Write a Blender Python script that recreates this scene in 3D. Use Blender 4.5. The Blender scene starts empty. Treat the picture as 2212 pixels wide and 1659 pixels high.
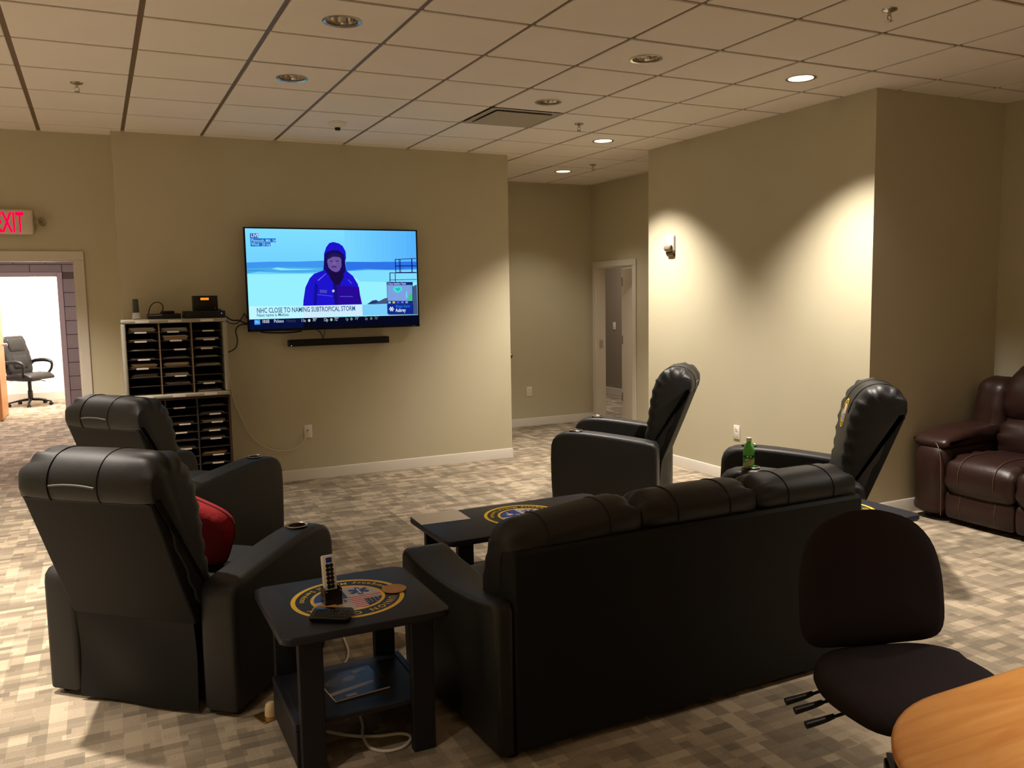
import bpy, bmesh, math, random
from mathutils import Vector, Matrix
from mathutils.bvhtree import BVHTree

random.seed(7)
SC = bpy.context.scene
COL = SC.collection
PI = math.pi

# ------------------------------------------------------------------ camera, world, exposure, lamps
CZ, H = 1.667, 3.042                     # eye height, ceiling height (metres)
F_PX, YAW, PIT, ROLL = 1850.65, .4493, .1042, -.0171


def make_camera():
    cy, sy, cp, sp = math.cos(YAW), math.sin(YAW), math.cos(PIT), math.sin(PIT)
    fwd = Vector((sy * cp, cy * cp, -sp))
    right = Vector((cy, -sy, 0))
    up = right.cross(fwd)
    r = right * math.cos(ROLL) + up * math.sin(ROLL)
    u = -right * math.sin(ROLL) + up * math.cos(ROLL)
    cam = bpy.data.cameras.new('camera')
    cam.sensor_width = 36
    cam.sensor_fit = 'HORIZONTAL'
    cam.lens = F_PX / 2212 * 36
    cam.clip_start = .02
    o = bpy.data.objects.new('camera', cam)
    COL.objects.link(o)
    m = Matrix((r, u, -fwd)).transposed().to_4x4()
    m.translation = (0, 0, CZ)
    o.matrix_world = m
    SC.camera = o


make_camera()
SC.view_settings.view_transform = 'Standard'
SC.view_settings.look = 'None'
SC.view_settings.gamma = 1
SC.view_settings.use_curve_mapping = False
EXPOSURE = 1.05
SC.view_settings.exposure = EXPOSURE
SC.cycles.max_bounces = 10
SC.cycles.diffuse_bounces = 8
SC.cycles.sample_clamp_indirect = 6
SC.cycles.use_denoising = True
w = bpy.data.worlds.new('world')
SC.world = w
w.use_nodes = True
w.node_tree.nodes['Background'].inputs[0].default_value = (.05, .045, .04, 1)
w.node_tree.nodes['Background'].inputs[1].default_value = .02

WARM = (1.0, .90, .79)
GX, GY, GS = -.9364, 4.0669, .6096       # ceiling grid origin and pitch


def gp(a, b):
    return GX + GS * a, GY + GS * b


# lit downlights, several added out of view for bounce: grid cell, watts, cone
# (grid column, grid row, watts, cone in degrees, edge softness)
LIT = [(8.5, .5, 255, 104, .75), (8.5, 4.5, 255, 103, .75), (9.5, 7.5, 32, 105, .7), (.5, .5, 335, 76, .8), (.5, 4.5, 240, 88, .8),
       (8.5, -3.5, 160, 92, .85), (.5, -3.5, 45, 90, .9), (-2.5, 3.5, 190, 105, .6), (-2.5, -.5, 200, 105, .6), (8.5, -7.5, 110, 105, .6),  # last three here are unseen additions that brighten the ceiling by bounce
       (5.5, -5.5, 115, 64, 1.0), (-2.5, -10.5, 150, 105, .6), (-2.5, -6.5, 180, 105, .6)]  # last two added out of view to lift the ambient light
CONE = math.radians(105)
BLEND = .55


def spot(name, x, y, z, watts, parent=None, cone=CONE, blend=BLEND, radius=.045, col=WARM):
    l = bpy.data.lights.new(name, 'SPOT')
    l.energy = watts
    l.color = col
    l.spot_size = cone
    l.spot_blend = blend
    l.shadow_soft_size = radius
    o = bpy.data.objects.new(name, l)
    COL.objects.link(o)
    o.location = (x, y, z)
    o.parent = parent
    return o


def area(name, loc, size, watts, col, rot=(0, 0, 0)):
    l = bpy.data.lights.new(name, 'AREA')
    l.energy = watts
    l.color = col
    l.size = size
    o = bpy.data.objects.new(name, l)
    COL.objects.link(o)
    o.location = loc
    o.rotation_euler = rot
    return o


area('office_ceiling_light', (-1.3, 15.4, 2.68), 1.2, 110, (1, .93, .86))       # bright office beyond the corridor
area('corridor_ceiling_light', (-1.0, 11.3, 2.68), .5, 34, (1, .86, .83))         # corridor fitting
area('washroom_ceiling_light', (6.7, 10.6, 2.68), .3, 16, (1, .88, .76))         # room behind the hall door


# ------------------------------------------------------------------ helpers
def lin(c):
    return tuple(((v / 255) / 12.92 if v / 255 <= .04045 else ((v / 255 + .055) / 1.055) ** 2.4) for v in c[:3]) + (1,)


MATS = {}


def mat(name, col, rough=.5, metal=0, spec=.5, bump=0, bscale=200, var=0, vscale=8, emit=None, estr=1, trans=0, ior=1.45, bump2=0, b2scale=10, srgb=True, coat=0):
    if name in MATS:
        return MATS[name]
    m = bpy.data.materials.new(name)
    m.use_nodes = True
    nt = m.node_tree
    b = nt.nodes['Principled BSDF']
    c = lin(col) if srgb else tuple(col) + (1,)
    b.inputs['Base Color'].default_value = c
    b.inputs['Roughness'].default_value = rough
    b.inputs['Metallic'].default_value = metal
    b.inputs['Specular IOR Level'].default_value = spec
    b.inputs['IOR'].default_value = ior
    b.inputs['Transmission Weight'].default_value = trans
    b.inputs['Coat Weight'].default_value = coat
    m.diffuse_color = c
    tc = None
    if bump or var or bump2:
        tc = nt.nodes.new('ShaderNodeTexCoord')
    if var:
        n = nt.nodes.new('ShaderNodeTexNoise')
        n.inputs['Scale'].default_value = vscale
        n.inputs['Detail'].default_value = 5
        nt.links.new(tc.outputs['Object'], n.inputs['Vector'])
        mx = nt.nodes.new('ShaderNodeMix')
        mx.data_type = 'RGBA'
        mx.inputs[6].default_value = tuple(max(0, v * (1 - var)) for v in c[:3]) + (1,)
        mx.inputs[7].default_value = tuple(min(1, v * (1 + var)) for v in c[:3]) + (1,)
        nt.links.new(n.outputs['Fac'], mx.inputs[0])
        nt.links.new(mx.outputs[2], b.inputs['Base Color'])
    last = None
    for st, sc, dist in ((bump, bscale, .002), (bump2, b2scale, .02)):
        if st:
            n = nt.nodes.new('ShaderNodeTexNoise')
            n.inputs['Scale'].default_value = sc
            n.inputs['Detail'].default_value = 3
            nt.links.new(tc.outputs['Object'], n.inputs['Vector'])
            bp = nt.nodes.new('ShaderNodeBump')
            bp.inputs['Strength'].default_value = st
            bp.inputs['Distance'].default_value = dist
            nt.links.new(n.outputs['Fac'], bp.inputs['Height'])
            if last:
                nt.links.new(last.outputs[0], bp.inputs['Normal'])
            last = bp
    if last:
        nt.links.new(last.outputs[0], b.inputs['Normal'])
    if emit:
        b.inputs['Emission Color'].default_value = lin(emit)
        b.inputs['Emission Strength'].default_value = estr
    MATS[name] = m
    return m


def glow(name, col, s=1.0):
    """screen / lamp material: gives off light only"""
    if name in MATS:
        return MATS[name]
    m = bpy.data.materials.new(name)
    m.use_nodes = True
    nt = m.node_tree
    for n in list(nt.nodes):
        nt.nodes.remove(n)
    e = nt.nodes.new('ShaderNodeEmission')
    e.inputs[0].default_value = lin(col)
    e.inputs[1].default_value = s * 2 ** -EXPOSURE
    o = nt.nodes.new('ShaderNodeOutputMaterial')
    nt.links.new(e.outputs[0], o.inputs[0])
    m.diffuse_color = lin(col)
    MATS[name] = m
    return m


def merge(bm, tmp, M=None, mi=0):
    for f in tmp.faces:
        f.material_index = mi
    if M is not None:
        tmp.transform(M)
    me = bpy.data.meshes.new('tmp')
    tmp.to_mesh(me)
    tmp.free()
    bm.from_mesh(me)
    bpy.data.meshes.remove(me)
    return bm


def T(x, y, z):
    return Matrix.Translation((x, y, z))


def R(a, ax):
    return Matrix.Rotation(a, 4, ax)


def box(bm, x0, x1, y0, y1, z0, z1, bev=0, seg=2, mi=0, M=None):
    t = bmesh.new()
    bmesh.ops.create_cube(t, size=1)
    for v in t.verts:
        v.co = Vector(((x0 + x1) / 2 + v.co.x * (x1 - x0), (y0 + y1) / 2 + v.co.y * (y1 - y0), (z0 + z1) / 2 + v.co.z * (z1 - z0)))
    if bev:
        bmesh.ops.bevel(t, geom=t.edges[:], offset=bev, segments=seg, profile=.5, affect='EDGES', clamp_overlap=True)
    return merge(bm, t, M, mi)


def catmull(pts, closed=False, n=6):
    out = []
    k = len(pts)
    P = [Vector(p) for p in pts]
    rng = range(k) if closed else range(k - 1)
    for i in rng:
        p0 = P[(i - 1) % k] if (closed or i > 0) else P[0] * 2 - P[1]
        p1 = P[i]
        p2 = P[(i + 1) % k]
        p3 = P[(i + 2) % k] if (closed or i + 2 < k) else p2 * 2 - p1
        for j in range(n):
            t = j / n
            out.append(.5 * ((2 * p1) + (p2 - p0) * t + (2 * p0 - 5 * p1 + 4 * p2 - p3) * t * t + (3 * p1 - p0 - 3 * p2 + p3) * t ** 3))
    if not closed:
        out.append(P[-1])
    return out


def tube(bm, pts, r, n=8, smooth=5, mi=0, caps=True, M=None):
    P = catmull(pts, False, smooth) if smooth else [Vector(p) for p in pts]
    t = bmesh.new()
    rings = []
    up = Vector((0, 0, 1))
    prev = None
    for i, p in enumerate(P):
        d = (P[min(i + 1, len(P) - 1)] - P[max(i - 1, 0)])
        if d.length < 1e-9:
            d = Vector((0, 0, 1))
        d.normalize()
        a = d.cross(up)
        if prev is not None:
            a = prev - d * prev.dot(d)
        if a.length < 1e-4:
            a = d.cross(Vector((1, 0, 0)))
        a.normalize()
        prev = a
        b = d.cross(a)
        rr = r(i / (len(P) - 1)) if callable(r) else r
        rings.append([t.verts.new(p + (a * math.cos(2 * PI * k / n) + b * math.sin(2 * PI * k / n)) * rr) for k in range(n)])
    for i in range(len(rings) - 1):
        for k in range(n):
            t.faces.new((rings[i][k], rings[i][(k + 1) % n], rings[i + 1][(k + 1) % n], rings[i + 1][k]))
    if caps:
        t.faces.new(rings[0][::-1])
        t.faces.new(rings[-1])
    bmesh.ops.recalc_face_normals(t, faces=t.faces[:])
    return merge(bm, t, M, mi)


def lathe(bm, prof, n=24, mi=0, M=None, cap0=True, cap1=True):
    """prof: list of (radius, z)"""
    t = bmesh.new()
    rings = []
    for r, z in prof:
        rings.append([t.verts.new((r * math.cos(2 * PI * k / n), r * math.sin(2 * PI * k / n), z)) for k in range(n)])
    for i in range(len(rings) - 1):
        for k in range(n):
            t.faces.new((rings[i][k], rings[i][(k + 1) % n], rings[i + 1][(k + 1) % n], rings[i + 1][k]))
    if cap0:
        t.faces.new(rings[0][::-1])
    if cap1:
        t.faces.new(rings[-1])
    return merge(bm, t, M, mi)


def prism(bm, prof, x0, x1, bev=0, seg=3, mi=0, M=None, xin=None):
    """closed (y,z) outline swept along x; only the outline edges of the two ends are bevelled"""
    t = bmesh.new()
    A = [t.verts.new((x0, p[0], p[1])) for p in prof]
    B = [t.verts.new((x1, p[0], p[1])) for p in prof]
    k = len(prof)
    fa = t.faces.new(A[::-1])
    fb = t.faces.new(B)
    for i in range(k):
        t.faces.new((A[i], A[(i + 1) % k], B[(i + 1) % k], B[i]))
    bmesh.ops.recalc_face_normals(t, faces=t.faces[:])
    if xin:
        for v in t.verts:
            v.co.x = xin(v.co.x, v.co.y, v.co.z)
    if bev:
        es = [e for e in t.edges if any(f in (fa, fb) for f in e.link_faces)]
        bmesh.ops.bevel(t, geom=es, offset=bev, segments=seg, profile=.5, affect='EDGES', clamp_overlap=True)
    return merge(bm, t, M, mi)


def outline(pts, n=5):
    return [(p.x, p.y) for p in catmull([(a, b, 0) for a, b in pts], True, n)]


def pillow(bm, prof, w, r, xc=0, nx=10, wr=0, freq=60, reach=.07, mi=0, M=None, crown=0, flat=None, ins=None):
    """soft cushion: closed (y,z) outline swept along x with rounded ends and pleats near the ends"""
    P = [Vector((0, a, b)) for a, b in prof]
    k = len(P)
    ar = sum(P[i].y * P[(i + 1) % k].z - P[(i + 1) % k].y * P[i].z for i in range(k))
    sg = 1 if ar > 0 else -1
    N = []
    S = [0]
    for i in range(k):
        d = P[(i + 1) % k] - P[i - 1]
        N.append(Vector((0, d.z, -d.y)).normalized() * sg)
        S.append(S[-1] + (P[(i + 1) % k] - P[i]).length)
    xs = [-w + r * (1 - math.cos(PI / 2 * j / 5)) for j in range(6)]
    mid = [-(w - r) + 2 * (w - r) * j / nx for j in range(1, nx)]
    xs = xs + mid + [-x for x in xs[::-1]]
    t = bmesh.new()
    rings = []
    for x in xs:
        u = max(0, (abs(x) - (w - r)) / r)
        d = r * (1 - math.sqrt(max(0, 1 - u * u)))
        e = math.exp(-((w - .35 * r - abs(x)) / reach) ** 2)
        ring = []
        for i in range(k):
            dd = -d * (1 if ins is None else ins(P[i]))
            if wr:
                sft = 1.0 if flat is None else flat(P[i])
                dd += wr * e * sft * (math.sin(freq * S[i] + (1.3 if x > 0 else 0)) + .5 * math.sin(freq * 1.7 * S[i] + 2))
            dd += crown * (1 - (x / w) ** 2)
            ring.append(t.verts.new((xc + x, P[i].y + N[i].y * dd, P[i].z + N[i].z * dd)))
        rings.append(ring)
    for a in range(len(rings) - 1):
        for i in range(k):
            t.faces.new((rings[a][i], rings[a][(i + 1) % k], rings[a + 1][(i + 1) % k], rings[a + 1][i]))
    t.faces.new(rings[0][::-1])
    t.faces.new(rings[-1])
    bmesh.ops.recalc_face_normals(t, faces=t.faces[:])
    return merge(bm, t, M, mi)


def pad(bm, out, thick, bulge, curve=0, rings=8, mi=0, M=None, edge=.35):
    """upholstered pad in the XZ plane (y = depth): closed outline of (x,z), domed on the -y side, curved about z"""
    t = bmesh.new()
    o = [Vector((a, 0, b)) for a, b in out]
    k = len(o)

    def Y(p):
        return curve * p.x * p.x
    prev = {}
    lay = []
    for side in (-1, 1):
        L = []
        for j in range(rings + 1):
            s = j / rings
            ring = []
            h = (thick / 2) * (edge + (1 - edge) * math.sqrt(max(0, 1 - s ** 4))) if s < 1 else (thick / 2) * edge * .6
            if side < 0:
                h += bulge * (1 - s * s)
            sc = s if s < 1 else 1.0
            for p in o:
                q = p * max(sc, .02)
                ring.append(t.verts.new((q.x, Y(q) + side * h, q.z)))
            L.append(ring)
        lay.append(L)
        for j in range(rings):
            for i in range(k):
                t.faces.new((L[j][i], L[j][(i + 1) % k], L[j + 1][(i + 1) % k], L[j + 1][i]))
        t.faces.new(L[0])
    for i in range(k):
        t.faces.new((lay[0][rings][i], lay[0][rings][(i + 1) % k], lay[1][rings][(i + 1) % k], lay[1][rings][i]))
    bmesh.ops.recalc_face_normals(t, faces=t.faces[:])
    return merge(bm, t, M, mi)


def poly(bm, pts, mi=0, M=None, thick=0):
    """flat (possibly concave) polygon in the XY plane"""
    t = bmesh.new()
    vs = [t.verts.new((p[0], p[1], p[2] if len(p) > 2 else 0)) for p in pts]
    f = t.faces.new(vs)
    f.normal_update()
    if f.normal.z < 0:
        f.normal_flip()
    if thick:
        g = bmesh.ops.extrude_face_region(t, geom=[f])
        for v in g['geom']:
            if isinstance(v, bmesh.types.BMVert):
                v.co.z -= thick
        bmesh.ops.recalc_face_normals(t, faces=t.faces[:])
    return merge(bm, t, M, mi)


def text(bm, s, size, M, mi=0, bold=0.0, ext=0, align='LEFT', sx=1, valign='BOTTOM_BASELINE', shear=0):
    cu = bpy.data.curves.new('t', 'FONT')
    cu.body = s
    cu.size = size
    cu.offset = bold * size
    cu.extrude = ext
    cu.align_x = align
    cu.align_y = valign
    cu.shear = shear
    cu.resolution_u = 2
    o = bpy.data.objects.new('t', cu)
    COL.objects.link(o)
    dg = bpy.context.evaluated_depsgraph_get()
    me = bpy.data.meshes.new_from_object(o.evaluated_get(dg))
    t = bmesh.new()
    t.from_mesh(me)
    bpy.data.objects.remove(o)
    bpy.data.curves.remove(cu)
    bpy.data.meshes.remove(me)
    merge(bm, t, M @ Matrix.Diagonal((sx, 1, 1, 1)), mi)


def obj(name, bm, mats, parent=None, loc=(0, 0, 0), rot=(0, 0, 0), smooth=True, ang=38):
    me = bpy.data.meshes.new(name)
    bm.to_mesh(me)
    bm.free()
    for m in (mats if isinstance(mats, (list, tuple)) else [mats]):
        me.materials.append(m)
    if smooth:
        for p in me.polygons:
            p.use_smooth = True
        me.set_sharp_from_angle(angle=math.radians(ang))
    o = bpy.data.objects.new(name, me)
    COL.objects.link(o)
    o.location = loc
    o.rotation_euler = rot
    o.parent = parent
    return o


def tag(o, label=None, cat=None, group=None, kind=None):
    for k, v in (('label', label), ('category', cat), ('group', group), ('kind', kind)):
        if v:
            o[k] = v
    return o


def thing(name, label, cat, loc=(0, 0, 0), rotz=0, group=None):
    o = bpy.data.objects.new(name, None)
    o.empty_display_size = .1
    COL.objects.link(o)
    o.location = loc
    o.rotation_euler = (0, 0, rotz)
    return tag(o, label, cat, group)


def struct_empty(name, loc=(0, 0, 0)):
    o = bpy.data.objects.new(name, None)
    COL.objects.link(o)
    o.location = loc
    o['kind'] = 'structure'
    return o


def struct(name, bm, m, parent=None, **k):
    o = obj(name, bm, m, parent, **k)
    if parent is None:
        o['kind'] = 'structure'
    return o


def copy_tree(src, loc, rotz, label, group=None, skip=()):
    r = src.copy()
    COL.objects.link(r)
    r.location = loc
    r.rotation_euler = (0, 0, rotz)
    r['label'] = label
    if group:
        r['group'] = group
    for ch in list(src.children):
        if ch.name.split('.')[0] in skip:
            continue
        c = ch.copy()
        COL.objects.link(c)
        c.parent = r
        for g in list(ch.children):
            d = g.copy()
            COL.objects.link(d)
            d.parent = c
    return r


def boolean_cut(o, cutter_bm):
    me = bpy.data.meshes.new('cut')
    cutter_bm.to_mesh(me)
    cutter_bm.free()
    c = bpy.data.objects.new('cut', me)
    COL.objects.link(c)
    md = o.modifiers.new('b', 'BOOLEAN')
    md.operation = 'DIFFERENCE'
    md.object = c
    md.solver = 'EXACT'
    dg = bpy.context.evaluated_depsgraph_get()
    nm = bpy.data.meshes.new_from_object(o.evaluated_get(dg))
    o.modifiers.clear()
    old = o.data
    o.data = nm
    bpy.data.meshes.remove(old)
    bpy.data.objects.remove(c)
    bpy.data.meshes.remove(me)


BM = bmesh.new
D_ = math.radians

# ------------------------------------------------------------------ materials
WALL = mat('wall_paint', (191, 183, 157), .62, spec=.3, bump=.12, bscale=260, var=.03, vscale=3)
TRIM = mat('trim_white', (208, 201, 188), .38, var=.02)
TILE = mat('ceiling_tile_fibre', (236, 228, 219), .95, spec=.1, bump=.35, bscale=350, var=.03, vscale=2)
TBAR = mat('ceiling_grid_shaded', (112, 94, 74), .5)  # tan holds the shade of the recess between tiles; such bars are usually white
OFFW = mat('office_wall_paint', (238, 232, 220), .6)
BLOCK = mat('painted_block', (146, 134, 134), .55, bump=.3, bscale=90, var=.06, vscale=6)
GROUT = mat('block_joint', (104, 90, 88), .8)
BLK = mat('black_leather', (20, 20, 20), .5, spec=.52, bump=.22, bscale=420, bump2=.05, b2scale=7, var=.10, vscale=4)
BLKF = mat('black_vinyl_back', (21, 21, 20), .6, spec=.22, bump=.25, bscale=420, bump2=.10, b2scale=5)
SEAM = mat('leather_seam', (9, 9, 9), .6)
SEAML = mat('leather_piping', (92, 88, 84), .5)
BRN = mat('brown_leather', (44, 25, 21), .38, spec=.5, bump=.25, bscale=300, bump2=.18, b2scale=9, var=.25, vscale=6)
BRNS = mat('brown_stitching', (92, 62, 48), .6)
STEEL = mat('brushed_steel', (190, 184, 176), .22, metal=1)
CHROME = mat('reflector_chrome', (222, 212, 198), .16, metal=1)
TBL = mat('dark_laminate', (30, 31, 39), .46, spec=.45, bump=.06, bscale=500)
TBLK = mat('dark_table_base', (24, 25, 30), .5, spec=.4)
FAB = mat('black_fabric', (40, 34, 35), .95, spec=.15, bump=.5, bscale=700)
PLAS = mat('black_plastic', (18, 17, 17), .42, spec=.45)
WHT = mat('white_plastic', (226, 220, 208), .4)
PAPER = mat('white_paper', (222, 214, 204), .8)
MANILA = mat('manila_folder', (196, 156, 104), .8)
GREYP = mat('grey_laminate', (162, 157, 143), .5)
WALN = mat('walnut_side', (58, 36, 26), .5, var=.2)
DARKB = mat('sorter_dark', (22, 18, 16), .8)
SHELFM = mat('sorter_shelf', (52, 44, 38), .7)
DIVM = mat('sorter_divider', (120, 100, 76), .6)
CORK = mat('cork', (190, 146, 100), .9, bump=.5, bscale=300, var=.15, vscale=60)
YEL = mat('seal_yellow', (242, 200, 40), .5)
SBLK = mat('seal_black', (22, 22, 24), .5)
SGRY = mat('seal_grey', (196, 192, 192), .5)
SBLU = mat('seal_blue', (38, 62, 150), .5)
SRED = mat('seal_red', (206, 44, 50), .5)
SWHT = mat('seal_white', (236, 234, 230), .5)
SNAV = mat('seal_navy', (30, 34, 80), .5)
RED = mat('red_cloth', (150, 22, 28), .85, bump=.4, bscale=120, bump2=.3, b2scale=14)


def carpet():
    m = bpy.data.materials.new('carpet_tile')
    m.use_nodes = True
    nt = m.node_tree
    b = nt.nodes['Principled BSDF']
    b.inputs['Roughness'].default_value = .95
    b.inputs['Specular IOR Level'].default_value = .1
    tc = nt.nodes.new('ShaderNodeTexCoord')

    def brick(wd, ht, rot, off=(0, 0)):
        mp = nt.nodes.new('ShaderNodeMapping')
        mp.inputs['Rotation'].default_value = (0, 0, rot)
        mp.inputs['Location'].default_value = (off[0], off[1], 0)
        nt.links.new(tc.outputs['Object'], mp.inputs['Vector'])
        br = nt.nodes.new('ShaderNodeTexBrick')
        br.inputs['Scale'].default_value = 1
        br.inputs['Brick Width'].default_value = wd
        br.inputs['Row Height'].default_value = ht
        br.inputs['Mortar Size'].default_value = 0
        br.inputs['Color1'].default_value = (0, 0, 0, 1)
        br.inputs['Color2'].default_value = (1, 1, 1, 1)
        br.offset = .37
        br.squash = 1.6
        br.squash_frequency = 3
        nt.links.new(mp.outputs[0], br.inputs['Vector'])
        return br.outputs['Color']

    def math_(op, a, b_):
        n = nt.nodes.new('ShaderNodeMath')
        n.operation = op
        for i, v in enumerate((a, b_)):
            if isinstance(v, (int, float)):
                n.inputs[i].default_value = v
            else:
                nt.links.new(v, n.inputs[i])
        return n.outputs[0]
    A = brick(.135, .044, 0)
    B = brick(.17, .066, PI / 2, (.11, .07))
    Cc = brick(.25, .10, 0, (.05, .03))
    s = math_('ADD', math_('MULTIPLY', A, .46), math_('MULTIPLY', B, .38))
    s = math_('ADD', s, math_('MULTIPLY', Cc, .16))
    nz = nt.nodes.new('ShaderNodeTexNoise')
    nz.inputs['Scale'].default_value = 150
    nz.inputs['Detail'].default_value = 2
    nt.links.new(tc.outputs['Object'], nz.inputs['Vector'])
    s = math_('ADD', s, math_('MULTIPLY', math_('SUBTRACT', nz.outputs['Fac'], .5), .35))
    rp = nt.nodes.new('ShaderNodeValToRGB')
    e = rp.color_ramp.elements
    e[0].position = .18
    e[0].color = lin((118, 108, 93))
    e[1].position = .82
    e[1].color = lin((180, 165, 142))
    k = e.new(.5)
    k.color = lin((145, 132, 113))
    nt.links.new(s, rp.inputs[0])
    nt.links.new(rp.outputs[0], b.inputs['Base Color'])
    bp = nt.nodes.new('ShaderNodeBump')
    bp.inputs['Strength'].default_value = .4
    bp.inputs['Distance'].default_value = .004
    nt.links.new(nz.outputs['Fac'], bp.inputs['Height'])
    nt.links.new(bp.outputs[0], b.inputs['Normal'])
    return m


CARPET = carpet()


def wood():
    m = bpy.data.materials.new('maple_wood')
    m.use_nodes = True
    nt = m.node_tree
    b = nt.nodes['Principled BSDF']
    b.inputs['Roughness'].default_value = .35
    tc = nt.nodes.new('ShaderNodeTexCoord')
    mp = nt.nodes.new('ShaderNodeMapping')
    mp.inputs['Scale'].default_value = (1.5, 14, 2)
    mp.inputs['Rotation'].default_value = (0, 0, .35)
    nz = nt.nodes.new('ShaderNodeTexNoise')
    nz.inputs['Scale'].default_value = 2.2
    nz.inputs['Detail'].default_value = 8
    nz.inputs['Distortion'].default_value = .6
    rp = nt.nodes.new('ShaderNodeValToRGB')
    e = rp.color_ramp.elements
    e[0].position = .3
    e[0].color = lin((206, 138, 70))
    e[1].position = .72
    e[1].color = lin((230, 168, 96))
    nt.links.new(tc.outputs['Object'], mp.inputs['Vector'])
    nt.links.new(mp.outputs[0], nz.inputs['Vector'])
    nt.links.new(nz.outputs['Fac'], rp.inputs[0])
    nt.links.new(rp.outputs[0], b.inputs['Base Color'])
    return m


WOOD = wood()

# ------------------------------------------------------------------ room shell
XL, YB, XR = -3.4, -3.2, 6.30            # left wall, wall behind the viewer, right wall
YD, YTV, XTV0, XTV1 = 8.03, 7.822, .195, 3.762
YF, XF, XJ, YJ0, YJ1 = 9.62, 5.812, 4.944, 4.374, 7.10
TH = .12

bm = BM()
box(bm, XL - .3, 7.6, YB - .3, 17.0, -.06, 0)
struct('floor', bm, CARPET, smooth=False)

# walls (boxes with real thickness)
bm = BM(); box(bm, XTV0, XTV1, YTV, YTV + 1.9, 0, H + .02); struct('wall_television', bm, WALL, smooth=False)
bm = BM()
box(bm, XL, -1.70, YD, YD + TH, 0, H + .02)
box(bm, -.135, XTV0, YD, YD + TH, 0, H + .02)
box(bm, -1.70, -.135, YD, YD + TH, 2.015, H + .02)
struct('wall_corridor_side', bm, WALL, smooth=False)
bm = BM(); box(bm, XTV1, XF + TH, YF, YF + TH, 0, H + .02); struct('wall_hall_end', bm, WALL, smooth=False)
bm = BM()
box(bm, XF, XF + TH, 9.50, YF, 0, H + .02)
box(bm, XF, XF + TH, YJ1, 8.665, 0, H + .02)
box(bm, XF, XF + TH, 8.665, 9.50, 1.99, H + .02)
struct('wall_hall_right', bm, WALL, smooth=False)
bm = BM(); box(bm, XJ, XF, YJ0, YJ1, 0, H + .02); box(bm, XF, XR + TH, YJ0, YJ0 + TH, 0, H + .02); struct('wall_jutting', bm, WALL, smooth=False)
bm = BM(); box(bm, XR, XR + TH, YB, YJ0, 0, H + .02); struct('wall_right', bm, WALL, smooth=False)
bm = BM(); box(bm, XL - TH, XL, YB, YD + TH, 0, H + .02); struct('wall_left', bm, WALL, smooth=False)
bm = BM(); box(bm, XL - TH, XR + TH, YB - TH, YB, 0, H + .02); struct('wall_back', bm, WALL, smooth=False)


# baseboards: bevelled profile along a segment
def baseboard(name, segs):
    bm = BM()
    for (x0, y0, x1, y1) in segs:
        d = Vector((x1 - x0, y1 - y0, 0))
        L = d.length
        a = math.atan2(d.y, d.x)
        prof = [(0, 0), (-.016, 0), (-.016, .012), (-.011, .03), (-.011, .088), (-.006, .098), (0, .10)]
        prism(bm, prof, 0, L, M=T(x0, y0, .001) @ R(a, 'Z'))
    return struct(name, bm, TRIM)


baseboard('baseboard_television', [(XTV0, YTV, XTV1, YTV), (XTV1, YTV, XTV1, YF)])
baseboard('baseboard_hall_end', [(XTV1, YF, XF, YF), (XF, YF, XF, 9.60)])
baseboard('baseboard_jutting', [(XJ, YJ1, XJ, YJ0), (XJ, YJ0, XR, YJ0)])
baseboard('baseboard_right', [(XR, YJ0, XR, YB)])
baseboard('baseboard_left', [(XL, YB, XL, YD), (XL, YD, -1.78, YD)])


# ------------------------------------------------------------------ ceiling: grid + tiles
ceil = struct_empty('ceiling')
bm = BM(); box(bm, XL - TH, XR + TH, YB - TH, YF + TH, H + .20, H + .28)
obj('ceiling_deck', bm, TILE, ceil, smooth=False)
REG = [(XL, XTV0, YB, YD), (XTV0, XTV1, YB, YTV), (XTV1, XJ, YB, YF), (XJ, XR, YB, YJ0), (XJ, XF, YJ1, YF)]
LIGHT_CELLS = {(math.floor(a), math.floor(b)) for a, b, *_ in LIT} | {(3, 0), (3, 2), (6, 0), (6, 2)}
VENT = (6, 3)
GAP = .014
HOLE = .088


def in_view(x, y):
    cy, sy = math.cos(YAW), math.sin(YAW)
    fx = x * sy + y * cy
    rx = x * cy - y * sy
    return fx > 1.0 and abs(rx) < fx * .68 + .7 and fx > 3.0


def clip_cells():
    for a in range(-5, 13):
        for b in range(-13, 10):
            x0, x1 = GX + a * GS, GX + (a + 1) * GS
            y0, y1 = GY + b * GS, GY + (b + 1) * GS
            ps = []
            for (rx0, rx1, ry0, ry1) in REG:
                u0, u1, v0, v1 = max(x0, rx0), min(x1, rx1), max(y0, ry0), min(y1, ry1)
                if u1 - u0 > .03 and v1 - v0 > .03:
                    ps.append((u0, u1, v0, v1))
            if not ps:
                continue
            ar = sum((p[1] - p[0]) * (p[3] - p[2]) for p in ps)
            if ar > GS * GS * .995:
                ps = [(x0, x1, y0, y1)]
            for p in ps:
                yield a, b, p, (x0, x1, y0, y1)


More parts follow.
